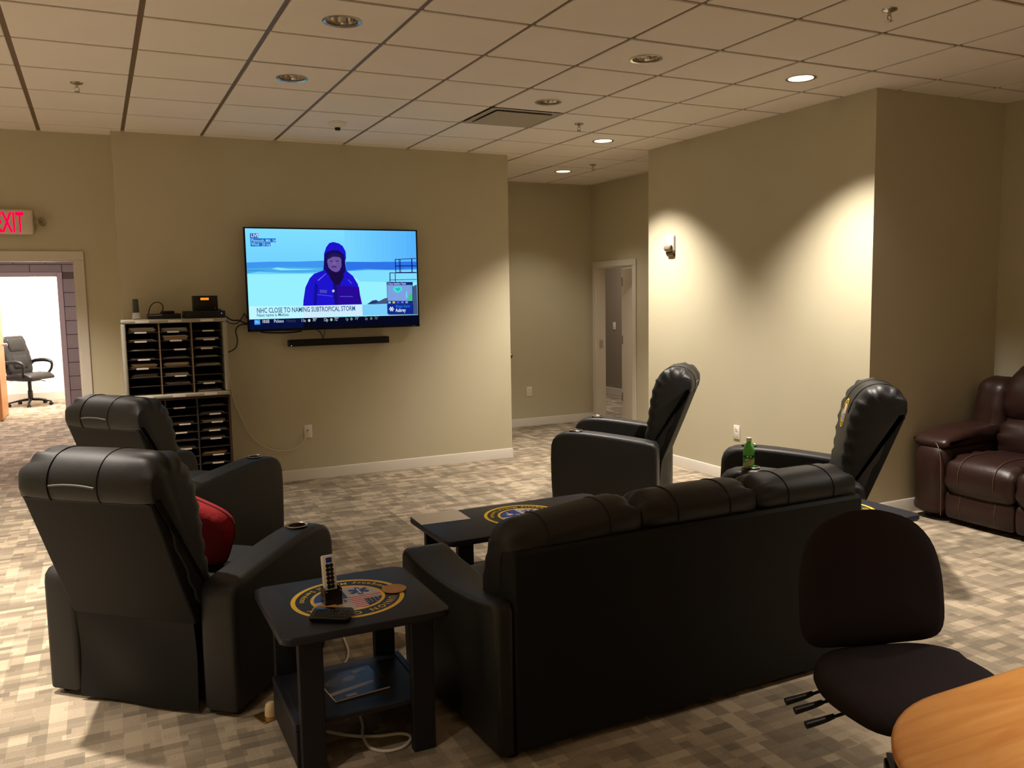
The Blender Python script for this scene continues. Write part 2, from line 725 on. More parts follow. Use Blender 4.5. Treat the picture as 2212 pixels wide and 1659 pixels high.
far_bm = BM()
whole = None
for a, b, p, cell in clip_cells():
    if (a, b) == VENT:
        continue
    q = [p[0] + (GAP if abs(p[0] - cell[0]) < 1e-6 else 0), p[1] - (GAP if abs(p[1] - cell[1]) < 1e-6 else 0),
         p[2] + (GAP if abs(p[2] - cell[2]) < 1e-6 else 0), p[3] - (GAP if abs(p[3] - cell[3]) < 1e-6 else 0)]
    cx, cy = (cell[0] + cell[1]) / 2, (cell[2] + cell[3]) / 2
    if (a, b) in LIGHT_CELLS and p == cell:
        bm = BM()
        hs = GS / 2 - GAP
        for z, flip in ((0, 0), (.014, 1)):
            o_, i_ = [], []
            for k in range(32):
                t = 2 * PI * k / 32
                c, s = math.cos(t), math.sin(t)
                m = max(abs(c), abs(s))
                o_.append(bm.verts.new((hs * c / m, hs * s / m, z)))
                i_.append(bm.verts.new((HOLE * c, HOLE * s, z)))
            for k in range(32):
                f = (o_[k], i_[k], i_[(k + 1) % 32], o_[(k + 1) % 32])
                bm.faces.new(f if flip == 0 else f[::-1])
            if z == 0:
                lo, li = o_, i_
            else:
                for k in range(32):
                    j = (k + 1) % 32
                    bm.faces.new((lo[k], lo[j], o_[j], o_[k]))
                    bm.faces.new((li[k], i_[k], i_[j], li[j]))
        bmesh.ops.recalc_face_normals(bm, faces=bm.faces[:])
        obj('ceiling_tile', bm, TILE, ceil, loc=(cx, cy, H), smooth=False)
    elif in_view(cx, cy):
        if p == cell and whole is not None:
            o = bpy.data.objects.new('ceiling_tile', whole)
            COL.objects.link(o)
            o.location = (cx, cy, H)
            o.parent = ceil
        else:
            bm = BM()
            box(bm, q[0] - cx, q[1] - cx, q[2] - cy, q[3] - cy, 0, .014, bev=.003, seg=1)
            o = obj('ceiling_tile', bm, TILE, ceil, loc=(cx, cy, H), smooth=False)
            if p == cell:
                whole = o.data
    else:
        box(far_bm, q[0], q[1], q[2], q[3], H, H + .014)
tag(obj('ceiling_tiles_behind', far_bm, TILE, ceil, smooth=False), kind='stuff')


def tbar(name, x0, x1, y0, y1, dz):
    bm = BM()
    box(bm, x0, x1, y0, y1, H + .0085 + dz, H + .012 + dz)
    xm, ym = (x0 + x1) / 2, (y0 + y1) / 2
    if x1 - x0 > y1 - y0:
        box(bm, x0, x1, ym - .003, ym + .003, H + .012 + dz, H + .04)
    else:
        box(bm, xm - .003, xm + .003, y0, y1, H + .012 + dz, H + .04)
    obj(name, bm, TBAR, ceil, smooth=False)


for a in range(-4, 12):
    x = GX + a * GS
    if XL < x < XR:
        for (rx0, rx1, ry0, ry1) in REG:
            if rx0 <= x < rx1:
                tbar('main_runner', x - .0165, x + .0165, ry0, ry1, 0)
for b in range(-11, 10):
    y = GY + b * GS
    for (rx0, rx1, ry0, ry1) in REG:
        if ry0 <= y < ry1:
            tbar('cross_tee', rx0, rx1, y - .0165, y + .0165, .0006)


# ------------------------------------------------------------------ recessed downlights
BULB = glow('lamp_face', (255, 226, 176), 9.0)
BULBOFF = mat('lamp_glass_off', (232, 226, 212), .3)


def can_meshes():
    bm = BM()
    lathe(bm, [(.098, .0), (.098, -.004), (.094, -.006), (.080, -.003), (.080, .004)], 32, cap0=False, cap1=False)
    trim = bm
    bm = BM()
    t = bmesh.new()
    rings = []
    for rr, z in ((.081, .0085), (.078, .02), (.072, .06), (.064, .10), (.055, .13)):      # fluted cone
        rings.append([t.verts.new(((rr * (1 - .035 * (k % 2))) * math.cos(2 * PI * k / 36), (rr * (1 - .035 * (k % 2))) * math.sin(2 * PI * k / 36), z)) for k in range(36)])
    for a_ in range(4):
        for k in range(36):
            t.faces.new((rings[a_][k], rings[a_][(k + 1) % 36], rings[a_ + 1][(k + 1) % 36], rings[a_ + 1][k]))
    merge(bm, t)
    refl = bm
    return trim, refl


def downlight(a, b, lit, label, watts=0, cone=100, blend=.6):
    x, y = gp(a, b)
    t = thing('recessed_downlight', label, 'ceiling light', (x, y, H), 0)
    tr, rf = can_meshes()
    obj('trim_ring', tr, STEEL, t)
    obj('reflector', rf, CHROME, t, ang=8)
    bm = BM()
    if lit:
        lathe(bm, [(.001, .002), (.079, .002), (.079, .008), (.001, .008)], 32)
        obj('lamp', bm, BULB, t)
        sp = spot('downlight_beam', 0, 0, -.012, watts, t, math.radians(cone), blend)
    else:
        lathe(bm, [(.012, .15), (.018, .13), (.030, .10), (.034, .075), (.030, .05), (.018, .035), (.002, .03)], 20)
        obj('lamp', bm, BULBOFF, t)
        bm = BM()
        lathe(bm, [(.056, .128), (.056, .134), (.001, .134)], 24, cap0=False)
        obj('socket_plate', bm, PLAS, t)


for i, (a, b, wt, cn, bl) in enumerate(LIT):
    lab = ['lit round recessed downlight nearest the corner of the jutting wall', 'lit round recessed downlight before the mouth of the hall', 'lit round recessed downlight furthest inside the hall',
           'lit recessed downlight above the floor left of the recliners', 'lit recessed downlight in front of the corridor doorway', 'lit recessed downlight above the floor before the brown sofa',
           'lit recessed downlight at the left of the viewer', 'lit downlight added out of view for bounce, nearest the exit sign at the left', 'lit downlight added out of view for bounce, by the left wall beside the recliners',
           'lit downlight added for bounce in the right corner behind the viewer', 'lit recessed downlight over the wooden table', 'lit downlight added for bounce in the left corner behind the viewer', 'lit downlight added for bounce by the left wall behind the viewer'][i]
    downlight(a, b, True, lab, wt, cn, bl)
for a, b, lab in ((3.5, .5, 'unlit recessed downlight with blue glinting rim, nearest the top edge'), (3.5, 2.5, 'unlit recessed downlight above and left of the television'),
                  (6.5, .5, 'unlit chrome recessed downlight left of the large lit one'), (6.5, 2.5, 'unlit chrome recessed downlight next to the air vent')):
    downlight(a, b, False, lab)


# sprinklers, smoke detector, vent
def sprinkler(a, b, label):
    x, y = gp(a, b)
    t = thing('fire_sprinkler', label, 'sprinkler', (x, y, H), 0, 'ceiling sprinklers')
    bm = BM(); lathe(bm, [(.0, .0), (.038, .0), (.036, -.006), (.020, -.012), (.0, -.012)], 20, cap0=False, cap1=False); obj('escutcheon', bm, STEEL, t)
    bm = BM()
    tube(bm, [(0, 0, -.01), (0, 0, -.03)], .009, 10, 0)
    tube(bm, [(-.008, 0, -.03), (-.014, 0, -.04), (-.004, 0, -.055)], .0025, 6)
    tube(bm, [(.008, 0, -.03), (.014, 0, -.04), (.004, 0, -.055)], .0025, 6)
    obj('frame', bm, STEEL, t)
    bm = BM(); lathe(bm, [(.0, -.054), (.017, -.055), (.017, -.057), (.0, -.058)], 16, cap0=False, cap1=False); obj('deflector', bm, STEEL, t)


sprinkler(1.5, 3.5, 'small ceiling sprinkler near the exit sign, leftmost of the sprinklers')
sprinkler(7.5, -1.5, 'small ceiling sprinkler nearest the viewer at the upper right')
sprinkler(7.5, 3.5, 'small ceiling sprinkler between the air vent and the hall')
sprinkler(9.6, 6.6, 'small ceiling sprinkler inside the hall by its lit downlight')
x, y = gp(4.5, 4.55)
t = thing('smoke_detector', 'white cone-shaped smoke detector on the ceiling above the television', 'smoke detector', (x, y, H))
bm = BM(); lathe(bm, [(0, 0), (.07, 0), (.07, -.012), (.055, -.03), (.03, -.042), (0, -.042)], 28, cap0=False, cap1=False); obj('housing', bm, WHT, t)
bm = BM(); lathe(bm, [(.022, -.040), (.022, -.058), (.02, -.062), (0, -.062)], 20, cap0=False, cap1=False); obj('sensor_chamber', bm, PLAS, t)

x0, y0 = gp(*VENT)
t = thing('ceiling_air_vent', 'square ceiling air diffuser with a dropped flat panel', 'air vent', (x0 + GS / 2, y0 + GS / 2, H))
hs = GS / 2 - .012
VENTM = mat('vent_enamel', (170, 160, 144), .45)
bm = BM()
z1, z2 = .0, .10
for s in range(4):
    M = R(s * PI / 2, 'Z')
    poly(bm, [(-hs, -hs, 0), (hs, -hs, 0), (hs - .05, -hs + .05, .0), (-hs + .05, -hs + .05, .0)], M=M)
    t_ = bmesh.new()
    v = [t_.verts.new(p) for p in ((-hs + .05, -hs + .05, 0), (hs - .05, -hs + .05, 0), (hs - .10, -hs + .10, .09), (-hs + .10, -hs + .10, .09))]
    t_.faces.new(v)
    merge(bm, t_, M)
poly(bm, [(-.2, -.2, .09), (.2, -.2, .09), (.2, .2, .09), (-.2, .2, .09)])
bmesh.ops.recalc_face_normals(bm, faces=bm.faces[:])
obj('diffuser_frame', bm, VENTM, t, smooth=False)
bm = BM(); box(bm, -.235, .235, -.235, .235, -.012, -.006, bev=.003, seg=1); obj('face_panel', bm, VENTM, t, smooth=False)
for s in ((-.18, -.18), (.18, -.18), (.18, .18), (-.18, .18)):
    bm = BM(); box(bm, s[0] - .008, s[0] + .008, s[1] - .008, s[1] + .008, -.006, .09); obj('hanger', bm, VENTM, t, smooth=False)

# ------------------------------------------------------------------ corridor and office beyond the left doorway
bm = BM()
box(bm, -2.6, 0.19, YD + TH, 13.98, 2.7, 2.76)
box(bm, -2.6, .19, 13.98, 17, 2.7, 2.76)
struct('ceiling_corridor', bm, TILE, smooth=False)
bm = BM(); box(bm, .075, .19, YD + TH, 17, 0, 2.76); box(bm, -2.7, -2.6, YD + TH, 17, 0, 2.76); struct('wall_corridor', bm, mat('corridor_paint', (168, 152, 148), .6), smooth=False)
bm = BM(); box(bm, -2.6, .075, 16.62, 16.75, 0, 2.76); box(bm, .02, .074, 14.0, 16.62, 0, 2.76); struct('wall_office', bm, OFFW, smooth=False)
bm = BM(); box(bm, -2.6, .02, 16.60, 16.62, 0, .14, bev=.004); struct('baseboard_office', bm, TRIM, smooth=False)
YO = 13.844
bw = struct_empty('wall_block')
bm = BM()
box(bm, -2.6, -1.40, YO + .02, YO + .13, 0, 2.7)
box(bm, -.465, .075, YO + .02, YO + .13, 0, 2.7)
box(bm, -1.40, -.465, YO + .02, YO + .13, 2.03, 2.7)
obj('joint_bed', bm, GROUT, bw, smooth=False)
bm = BM(); box(bm, -.197, .197, -.0, .022, .003, .197, bev=.006, seg=1)
blk = obj('block', bm, BLOCK, bw, loc=(99, 0, 0), smooth=False)
first = True
for row in range(14):
    z = row * .2
    for k in range(-8, 3):
        x = k * .4 + (.2 if row % 2 else 0) - .2
        if x - .2 < -2.6 or x > .28:
            continue
        a0, a1 = x - .197, min(x + .197, .073)
        if z < 2.0:                       # keep clear of the door opening
            if a1 > -1.44 and a0 < -.40:
                if a1 > -.40:
                    a0 = -.40
                elif a0 < -1.44:
                    a1 = -1.44
                else:
                    continue
        if a1 - a0 < .03 or z > 2.55:
            continue
        zz = z
        bm = BM()
        if z == 2.0:
            box(bm, a0, a1, YO, YO + .022, z + .09, z + .197, bev=.005, seg=1)
        else:
            box(bm, a0, a1, YO, YO + .022, z + .003, z + .197, bev=.005, seg=1)
        obj('block', bm, BLOCK, bw, smooth=False)
bpy.data.objects.remove(blk)

FRM = mat('door_frame_grey', (172, 156, 158), .45)
d2 = struct_empty('door_2', (0, 0, 0))
bm = BM()
for bx in ((-.472, -.402), (-1.452, -1.382)):
    box(bm, bx[0], bx[1], YO - .02, YO + .15, .001, 2.09, bev=.004, seg=1)
obj('door_jamb', bm, FRM, d2, smooth=False)
bm = BM(); box(bm, -1.382, -.472, YO - .02, YO + .15, 2.03, 2.09, bev=.004, seg=1); obj('door_head', bm, FRM, d2, smooth=False)
bm = BM(); box(bm, -1.375, -1.335, YO + .16, YO + 1.05, .01, 2.02, bev=.003, seg=1)
leaf = obj('door_leaf', bm, mat('tan_door_wood', (196, 136, 76), .45, var=.1), d2, loc=(.06, 0, 0), smooth=False)
bm = BM()
tube(bm, [(-1.335, YO + .93, 1.05), (-1.28, YO + .93, 1.05)], .022, 12, 0)
tube(bm, [(-1.285, YO + .93, 1.05), (-1.275, YO + .86, 1.05), (-1.275, YO + .80, 1.05)], .010, 8)
obj('lever_handle', bm, STEEL, leaf)


# casing of the near doorway
def casing(name, pts, depth, width, M, parent=None):
    """pts: (x0,x1,z1) opening; boards around it on the -y side"""
    x0, x1, z1 = pts
    o = struct_empty(name)
    for n, b_ in (('casing_board', (x0 - width, x0, 0.001, z1)), ('casing_board', (x1, x1 + width, 0.001, z1)), ('casing_head', (x0 - width, x1 + width, z1, z1 + width))):
        bm = BM()
        box(bm, b_[0], b_[1], -depth, 0, b_[2], b_[3], bev=.004, seg=1, M=M)
        obj(n, bm, TRIM, o, smooth=False)
    bm = BM()
    box(bm, x0 - .005, x0 + .012, -.004, TH + .004, .001, z1 - .012, M=M)
    box(bm, x1 - .012, x1 + .005, -.004, TH + .004, .001, z1 - .012, M=M)
    box(bm, x0 + .0, x1 - .0, -.004, TH + .004, z1 - .012, z1 + .005, M=M)
    obj('door_lining', bm, TRIM, o, smooth=False)
    return o


casing('door_1', (-1.70, -.135, 2.012), .018, .072, T(0, YD, 0))
d3 = casing('door_3', (-9.50, -8.665, 1.99), .018, .075, T(XF, 0, 0) @ R(-PI / 2, 'Z'))

# room behind the hall door
ROOMW = mat('washroom_paint', (140, 128, 112), .6)
bm = BM()
box(bm, 7.55, 7.65, 7.2, 12.6, 0, 2.76)
box(bm, XF + TH, 7.55, 12.5, 12.6, 0, 2.76)
box(bm, XF + TH, 7.55, 7.2, 7.3, 0, 2.76)
struct('wall_washroom', bm, ROOMW, smooth=False)
bm = BM(); box(bm, XF + TH, XF + TH + .01, YF + TH, 12.5, 0, 2.76); struct('wall_washroom_side', bm, ROOMW, smooth=False)
bm = BM(); box(bm, XF + TH, 7.65, 7.2, 12.6, 2.7, 2.76); struct('ceiling_washroom', bm, TILE, smooth=False)
bm = BM(); box(bm, 7.53, 7.55, 7.3, 12.5, .001, .12, bev=.004, seg=1); struct('baseboard_washroom', bm, TRIM, smooth=False)
# open leaf seen nearly edge on, with three hinges
bm = BM(); box(bm, 0, .80, -.022, .022, .012, 1.975, bev=.003, seg=1)
leaf3 = obj('door_leaf', bm, mat('white_door', (232, 224, 210), .4), d3, loc=(XF + TH + .012, 8.70, 0), rot=(0, 0, math.radians(72)), smooth=False)
for z in (.25, 1.0, 1.75):
    bm = BM()
    box(bm, .74, .785, .022, .026, z, z + .11)
    tube(bm, [(.79, .024, z), (.79, .024, z + .11)], .008, 10, 0)
    obj('hinge', bm, STEEL, leaf3)
bm = BM(); box(bm, XF + .03, XF + .08, 9.482, 9.486, .96, 1.06); obj('strike_plate', bm, STEEL, d3, smooth=False)

# ------------------------------------------------------------------ wall plates
def plate(loc, rotz, label, kind):
    t = thing('wall_plate', label, 'outlet', loc, rotz)
    bm = BM(); box(bm, -.037, .037, -.007, 0, -.060, .060, bev=.003, seg=2); obj('cover', bm, WHT, t)
    if kind == 'duplex':
        for z in (-.021, .021):
            bm = BM()
            lathe(bm, [(.0165, 0), (.0165, .002), (.001, .002)], 20, cap1=False, M=T(0, -.007, z) @ R(PI / 2, 'X'))
            f = obj('receptacle', bm, WHT, t)
            bm = BM()
            for x in (-.006, .006):
                box(bm, x - .0012, x + .0012, -.0098, -.0088, z - .001, z + .008)
            lathe(bm, [(.0025, 0), (.0025, .0008), (.0002, .0008)], 10, M=T(0, -.009, z - .008) @ R(PI / 2, 'X'))
            obj('slots', bm, PLAS, f, smooth=False)
    elif kind == 'coax':
        bm = BM(); lathe(bm, [(.009, 0), (.009, .004), (.005, .004), (.005, .014), (.001, .014)], 14, M=T(-.004, -.007, .006) @ R(PI / 2, 'X')); obj('connector', bm, STEEL, t)
    else:
        bm = BM(); box(bm, -.005, .005, -.014, -.007, -.011, .011, bev=.002); obj('toggle', bm, WHT, t)
    return t


plate((1.686, YTV, .450), 0, 'white coax wall plate under the television, white cable plugged in', 'coax')
plate((XJ, 5.775, .445), -PI / 2, 'white duplex outlet on the brightly lit wall behind the green bottle', 'duplex')
plate((4.878, YF, .441), 0, 'white duplex outlet low on the end wall of the hall', 'duplex')
plate((7.55, 11.8, 1.13), -PI / 2, 'pale switch plate on the wall seen through the hall door', 'switch')

# fire horn strobe
t = thing('fire_horn_strobe', 'white fire alarm strobe with dark lower lens on the bright wall', 'fire alarm', (XJ, 6.722, 2.105), -PI / 2)
bm = BM(); box(bm, -.058, .058, -.028, 0, -.06, .095, bev=.012, seg=3); obj('housing', bm, WHT, t)
bm = BM(); pillow(bm, outline([(-.028, -.06), (-.058, -.045), (-.062, -.012), (-.045, .0), (-.028, .0)], 3), .05, .015, nx=4); obj('strobe_lens', bm, mat('strobe_glass', (120, 110, 92), .12, spec=.8), t)
bm = BM(); lathe(bm, [(.056, -.095), (.056, -.058), (.001, -.058)], 20, M=T(0, -.0, 0)); 
bm.free()
bm = BM(); pillow(bm, outline([(0, -.06), (-.03, -.06), (-.034, -.075), (-.022, -.098), (-.006, -.106), (0, -.106)], 3), .054, .012, nx=4); obj('sounder', bm, mat('strobe_bronze', (112, 92, 58), .35), t)
bm = BM()
for i, ch in enumerate('FIRE'):
    text(bm, ch, .02, T(.040, -.0285, .052 - i * .022) @ R(PI / 2, 'X'), align='CENTER', bold=.01)
obj('lettering', bm, SRED, t, smooth=False)
bm = BM(); tube(bm, [(-.042, -.028, -.004), (-.042, -.048, -.01), (-.03, -.05, -.02)], .006, 8); obj('bracket', bm, STEEL, t)

# exit sign with two emergency lamp heads
t = thing('exit_sign', 'white exit sign with red glowing letters above the left doorway', 'exit sign', (-.568, YD - .015, 2.312))
bm = BM()
box(bm, -.160, .160, -.05, 0, -.100, .100, bev=.02, seg=3)
obj('housing', bm, mat('exit_housing', (214, 198, 176), .5), t)
bm = BM()
text(bm, 'EXIT', .225, T(-.008, -.0506, -.081) @ R(PI / 2, 'X'), align='CENTER', bold=.018, sx=.44)
obj('letters', bm, glow('exit_red', (255, 0, 62), 1.5), t, smooth=False)
for s in (-1, 1):
    bm = BM()
    tube(bm, [(s * .158, -.03, 0), (s * .19, -.03, .0)], .012, 10, 0)
    lathe(bm, [(.018, -.012), (.034, .005), (.038, .03), (.036, .034), (.030, .028), (.018, .020), (.006, .016), (.001, .026)], 20, M=T(s * .205, -.045, .0) @ R(s * D_(35), 'Z') @ R(PI / 2, 'X'))
    obj('lamp_head', bm, mat('lamp_head_plastic', (150, 136, 112), .35), t)

# ------------------------------------------------------------------ television with its picture
TVW, TVH = 1.578, .905
tv = thing('television', 'large flat wall television showing a weather broadcast', 'television', (1.975, YTV, 1.832), 0)
bm = BM(); box(bm, -TVW / 2, TVW / 2, -.085, -.05, -TVH / 2, TVH / 2, bev=.004, seg=2)
obj('cabinet', bm, PLAS, tv)
bm = BM(); box(bm, -.3, .3, -.05, -.0, -.2, .2, bev=.005, seg=1); obj('wall_mount', bm, PLAS, tv)
bm = BM()
for b_ in ((-TVW / 2, TVW / 2, TVH / 2 - .012, TVH / 2), (-TVW / 2, TVW / 2, -TVH / 2, -TVH / 2 + .022), (-TVW / 2, -TVW / 2 + .013, -TVH / 2, TVH / 2), (TVW / 2 - .013, TVW / 2, -TVH / 2, TVH / 2)):
    box(bm, b_[0], b_[1], -.090, -.085, b_[2], b_[3], bev=.0015, seg=1)
obj('bezel', bm, mat('bezel_gloss', (8, 8, 12), .2), tv, smooth=False)
SW, SH = TVW - .026, TVH - .034
SZ = .005
PX = []                                   # picture materials


def pm(rgb, s=1.0):
    key = 'screen_%d_%d_%d' % tuple(rgb)
    m = glow(key, rgb, s)
    if m not in PX:
        PX.append(m)
    return PX.index(m)


SM = R(PI / 2, 'X')
pic = BM()
lay = [0]


def P2(u, v):
    return (-SW / 2 + u * SW, SH / 2 - v * SH + SZ)


def spoly(uv, rgb, s=1.0, step=True):
    if step:
        lay[0] += 1
    d = .0858 + lay[0] * .00006
    poly(pic, [P2(u, v) for u, v in uv], pm(rgb, s), M=T(0, -d, 0) @ SM)


def srect(u0, u1, v0, v1, rgb, s=1.0):
    spoly([(u0, v0), (u1, v0), (u1, v1), (u0, v1)], rgb, s)


def stext(s, u, v, size, rgb, bold=.0, sx=1, align='LEFT'):
    lay[0] += 1
    x, z = P2(u, v)
    text(pic, s, size, T(x, -(.0858 + lay[0] * .00006), z) @ SM, pm(rgb), bold=bold, sx=sx, align=align)


spoly([(0, 0.0), (1, 0.0), (1, 0.028125), (0, 0.028125)], (128, 222, 255), 1.0, True)
spoly([(0, 0.028125), (1, 0.028125), (1, 0.05625), (0, 0.05625)], (126, 221, 255), 1.0, False)
spoly([(0, 0.05625), (1, 0.05625), (1, 0.084375), (0, 0.084375)], (125, 220, 255), 1.0, False)
spoly([(0, 0.084375), (1, 0.084375), (1, 0.1125), (0, 0.1125)], (124, 219, 255), 1.0, False)
spoly([(0, 0.1125), (1, 0.1125), (1, 0.140625), (0, 0.140625)], (123, 218, 255), 1.0, False)
spoly([(0, 0.140625), (1, 0.140625), (1, 0.16875), (0, 0.16875)], (122, 217, 255), 1.0, False)
spoly([(0, 0.16875), (1, 0.16875), (1, 0.196875), (0, 0.196875)], (121, 216, 255), 1.0, False)
spoly([(0, 0.196875), (1, 0.196875), (1, 0.225), (0, 0.225)], (120, 215, 255), 1.0, False)
spoly([(0, 0.225), (1, 0.225), (1, 0.253125), (0, 0.253125)], (119, 214, 255), 1.0, False)
spoly([(0, 0.253125), (1, 0.253125), (1, 0.28125), (0, 0.28125)], (118, 213, 255), 1.0, False)
spoly([(0, 0.28125), (1, 0.28125), (1, 0.309375), (0, 0.309375)], (117, 212, 255), 1.0, False)
spoly([(0, 0.309375), (1, 0.309375), (1, 0.3375), (0, 0.3375)], (116, 211, 255), 1.0, False)
spoly([(0, 0.3375), (1, 0.3375), (1, 0.36562500000000003), (0, 0.36562500000000003)], (115, 210, 255), 1.0, False)
spoly([(0, 0.36562500000000003), (1, 0.36562500000000003), (1, 0.39375), (0, 0.39375)], (114, 209, 255), 1.0, False)
spoly([(0, 0.39375), (1, 0.39375), (1, 0.421875), (0, 0.421875)], (113, 208, 255), 1.0, False)
spoly([(0, 0.421875), (1, 0.421875), (1, 0.45), (0, 0.45)], (112, 208, 255), 1.0, False)
srect(0, 1, .45, .91, (150, 240, 255))
lay[0] += 1
for i in range(14):                      # sky darkening towards the right of the picture
    f = i / 13
    spoly([(.56 + i * .44 / 14, 0), (.56 + (i + 1) * .44 / 14, 0), (.56 + (i + 1) * .44 / 14, .40), (.56 + i * .44 / 14, .40)], (int(120 - 34 * f), int(214 - 34 * f), 254), 1.0, False)

spoly([(0.0, 0.3349), (0.1267, 0.3266), (0.2702, 0.3261), (0.4339, 0.3159), (0.5697, 0.326), (0.7034, 0.3288), (0.8754, 0.3271), (1.0, 0.3244), (0.9996, 0.4079), (0.8758, 0.4145), (0.7036, 0.4091), (0.5641, 0.4233), (0.4336, 0.4063), (0.218, 0.3912), (0.0, 0.3947)], (62, 150, 240))
spoly([(0.5642, 0.3289), (0.7034, 0.3288), (1.0, 0.3244), (0.9995, 0.3932), (0.8178, 0.4104), (0.6754, 0.398), (0.5641, 0.4186)], (46, 116, 232))
spoly([(0.0, 0.3947), (0.2181, 0.3775), (0.4337, 0.3877), (0.4335, 0.4297), (0.3008, 0.4405), (0.1765, 0.4374), (0.0653, 0.4252), (0.0, 0.4458)], (72, 172, 232))
spoly([(0.1361, 0.397), (0.1667, 0.3856), (0.2282, 0.3974), (0.4175, 0.4019), (0.301, 0.4092), (0.187, 0.4126)], (140, 232, 252))
spoly([(0.0008, 0.4081), (0.0655, 0.409), (0.1258, 0.4153), (0.0653, 0.4207), (0.0007, 0.4215)], (60, 150, 220))
spoly([(0.5641, 0.4281), (0.7036, 0.4168), (0.9985, 0.4207), (0.9995, 0.551), (0.6474, 0.5321)], (128, 222, 255))
spoly([(0.8639, 0.2983), (0.8646, 0.4438), (0.8698, 0.4438), (0.8691, 0.2982)], (12, 16, 90))
spoly([(0.8877, 0.2977), (0.8885, 0.4387), (0.8926, 0.4386), (0.8918, 0.2976)], (12, 16, 90))
spoly([(0.8953, 0.2975), (0.8961, 0.4386), (0.9002, 0.4386), (0.8994, 0.2974)], (12, 16, 90))
spoly([(0.967, 0.2909), (0.9668, 0.4378), (0.9734, 0.4378), (0.9735, 0.2909)], (12, 16, 90))
spoly([(0.8665, 0.305), (0.8997, 0.3042), (0.8997, 0.2965), (0.8665, 0.2973)], (12, 16, 90))
spoly([(0.8986, 0.3028), (0.9988, 0.2936), (0.9986, 0.2868), (0.8984, 0.296)], (12, 16, 90))
spoly([(0.8669, 0.3753), (0.9993, 0.373), (0.9993, 0.3642), (0.8668, 0.3665)], (12, 16, 90))
spoly([(0.8283, 0.4481), (0.9987, 0.4483), (0.9987, 0.4404), (0.8283, 0.4403)], (12, 16, 90))
spoly([(0.8269, 0.4441), (0.8261, 0.5364), (0.8313, 0.5366), (0.8321, 0.4442)], (12, 16, 90))
spoly([(0.8603, 0.4487), (0.8607, 0.5364), (0.8654, 0.5364), (0.8649, 0.4487)], (12, 16, 90))
spoly([(0.8298, 0.5229), (0.9975, 0.5193), (0.9974, 0.5134), (0.8298, 0.517)], (12, 16, 90))
spoly([(0.8672, 0.4414), (0.9987, 0.4399), (0.9986, 0.435), (0.8672, 0.4365)], (12, 16, 90))
spoly([(0.6815, 0.7732), (0.7155, 0.735), (0.7384, 0.7286), (0.7556, 0.7435), (0.7901, 0.7147), (0.8132, 0.7072), (0.9712, 0.5905), (0.9973, 0.5708), (0.9992, 0.8955), (0.8139, 0.8919), (0.8134, 0.7709), (0.7385, 0.7744)], (70, 86, 128))
spoly([(0.6815, 0.7732), (0.7155, 0.735), (0.7384, 0.7286), (0.7499, 0.7551), (0.7156, 0.772)], (40, 56, 120))
spoly([(0.6476, 0.7774), (0.8134, 0.7709), (0.8139, 0.8919), (0.6477, 0.8908)], (122, 206, 250))
spoly([(0.3039, 0.7752), (0.3069, 0.7191), (0.3209, 0.5887), (0.3479, 0.4957), (0.3746, 0.449), (0.4282, 0.4157), (0.4338, 0.3457), (0.4369, 0.2434), (0.4505, 0.1781), (0.4694, 0.1357), (0.4937, 0.1236), (0.5262, 0.1381), (0.548, 0.1652), (0.5643, 0.2208), (0.5653, 0.2866), (0.5559, 0.3432), (0.5614, 0.4139), (0.6028, 0.4751), (0.6307, 0.5608), (0.6391, 0.6472), (0.6521, 0.7727), (0.4812, 0.7741)], (30, 20, 206))
spoly([(0.4338, 0.3457), (0.4395, 0.2526), (0.4557, 0.2243), (0.4881, 0.2065), (0.5261, 0.2127), (0.556, 0.2586), (0.5587, 0.3432), (0.563, 0.4139), (0.5448, 0.4566), (0.5091, 0.5325), (0.4711, 0.4949), (0.4336, 0.4016)], (20, 12, 92))
spoly([(0.4527, 0.3267), (0.4609, 0.2799), (0.488, 0.2605), (0.5205, 0.2643), (0.5368, 0.3014), (0.5367, 0.3719), (0.523, 0.4191), (0.5038, 0.4354), (0.4794, 0.4197), (0.4606, 0.3872)], (108, 84, 158))
spoly([(0.4528, 0.2987), (0.4691, 0.2518), (0.4934, 0.2371), (0.526, 0.2454), (0.5423, 0.2965), (0.5205, 0.2783), (0.4879, 0.2745), (0.4636, 0.2985)], (34, 22, 84))
spoly([(0.4741, 0.3776), (0.4904, 0.3699), (0.5094, 0.3751), (0.504, 0.3865), (0.4822, 0.3869)], (70, 44, 110))
spoly([(0.4689, 0.317), (0.4851, 0.3119), (0.4851, 0.3241), (0.4705, 0.3282)], (66, 46, 112))
spoly([(0.5041, 0.3115), (0.5215, 0.3139), (0.5204, 0.3252), (0.5041, 0.3237)], (66, 46, 112))
spoly([(0.4921, 0.3239), (0.4976, 0.3238), (0.5008, 0.3537), (0.4899, 0.3539)], (128, 100, 170))
spoly([(0.4632, 0.4152), (0.4821, 0.4291), (0.5093, 0.4381), (0.5449, 0.4283), (0.5475, 0.485), (0.52, 0.5703), (0.4926, 0.5655), (0.4657, 0.495)], (26, 12, 66))
spoly([(0.5035, 0.5703), (0.6363, 0.5896), (0.6476, 0.7677), (0.5031, 0.7716)], (40, 10, 150))
spoly([(0.4818, 0.5514), (0.5035, 0.5703), (0.5058, 0.7745), (0.4867, 0.7742)], (22, 14, 120))
spoly([(0.3769, 0.5328), (0.3954, 0.5702), (0.3811, 0.772), (0.3624, 0.7717)], (20, 16, 150))
spoly([(0.393, 0.5159), (0.4415, 0.4483), (0.4453, 0.4501), (0.3967, 0.5234)], (120, 110, 230))
spoly([(0.5723, 0.5133), (0.5751, 0.5114), (0.5944, 0.5532), (0.5905, 0.5532)], (120, 110, 230))
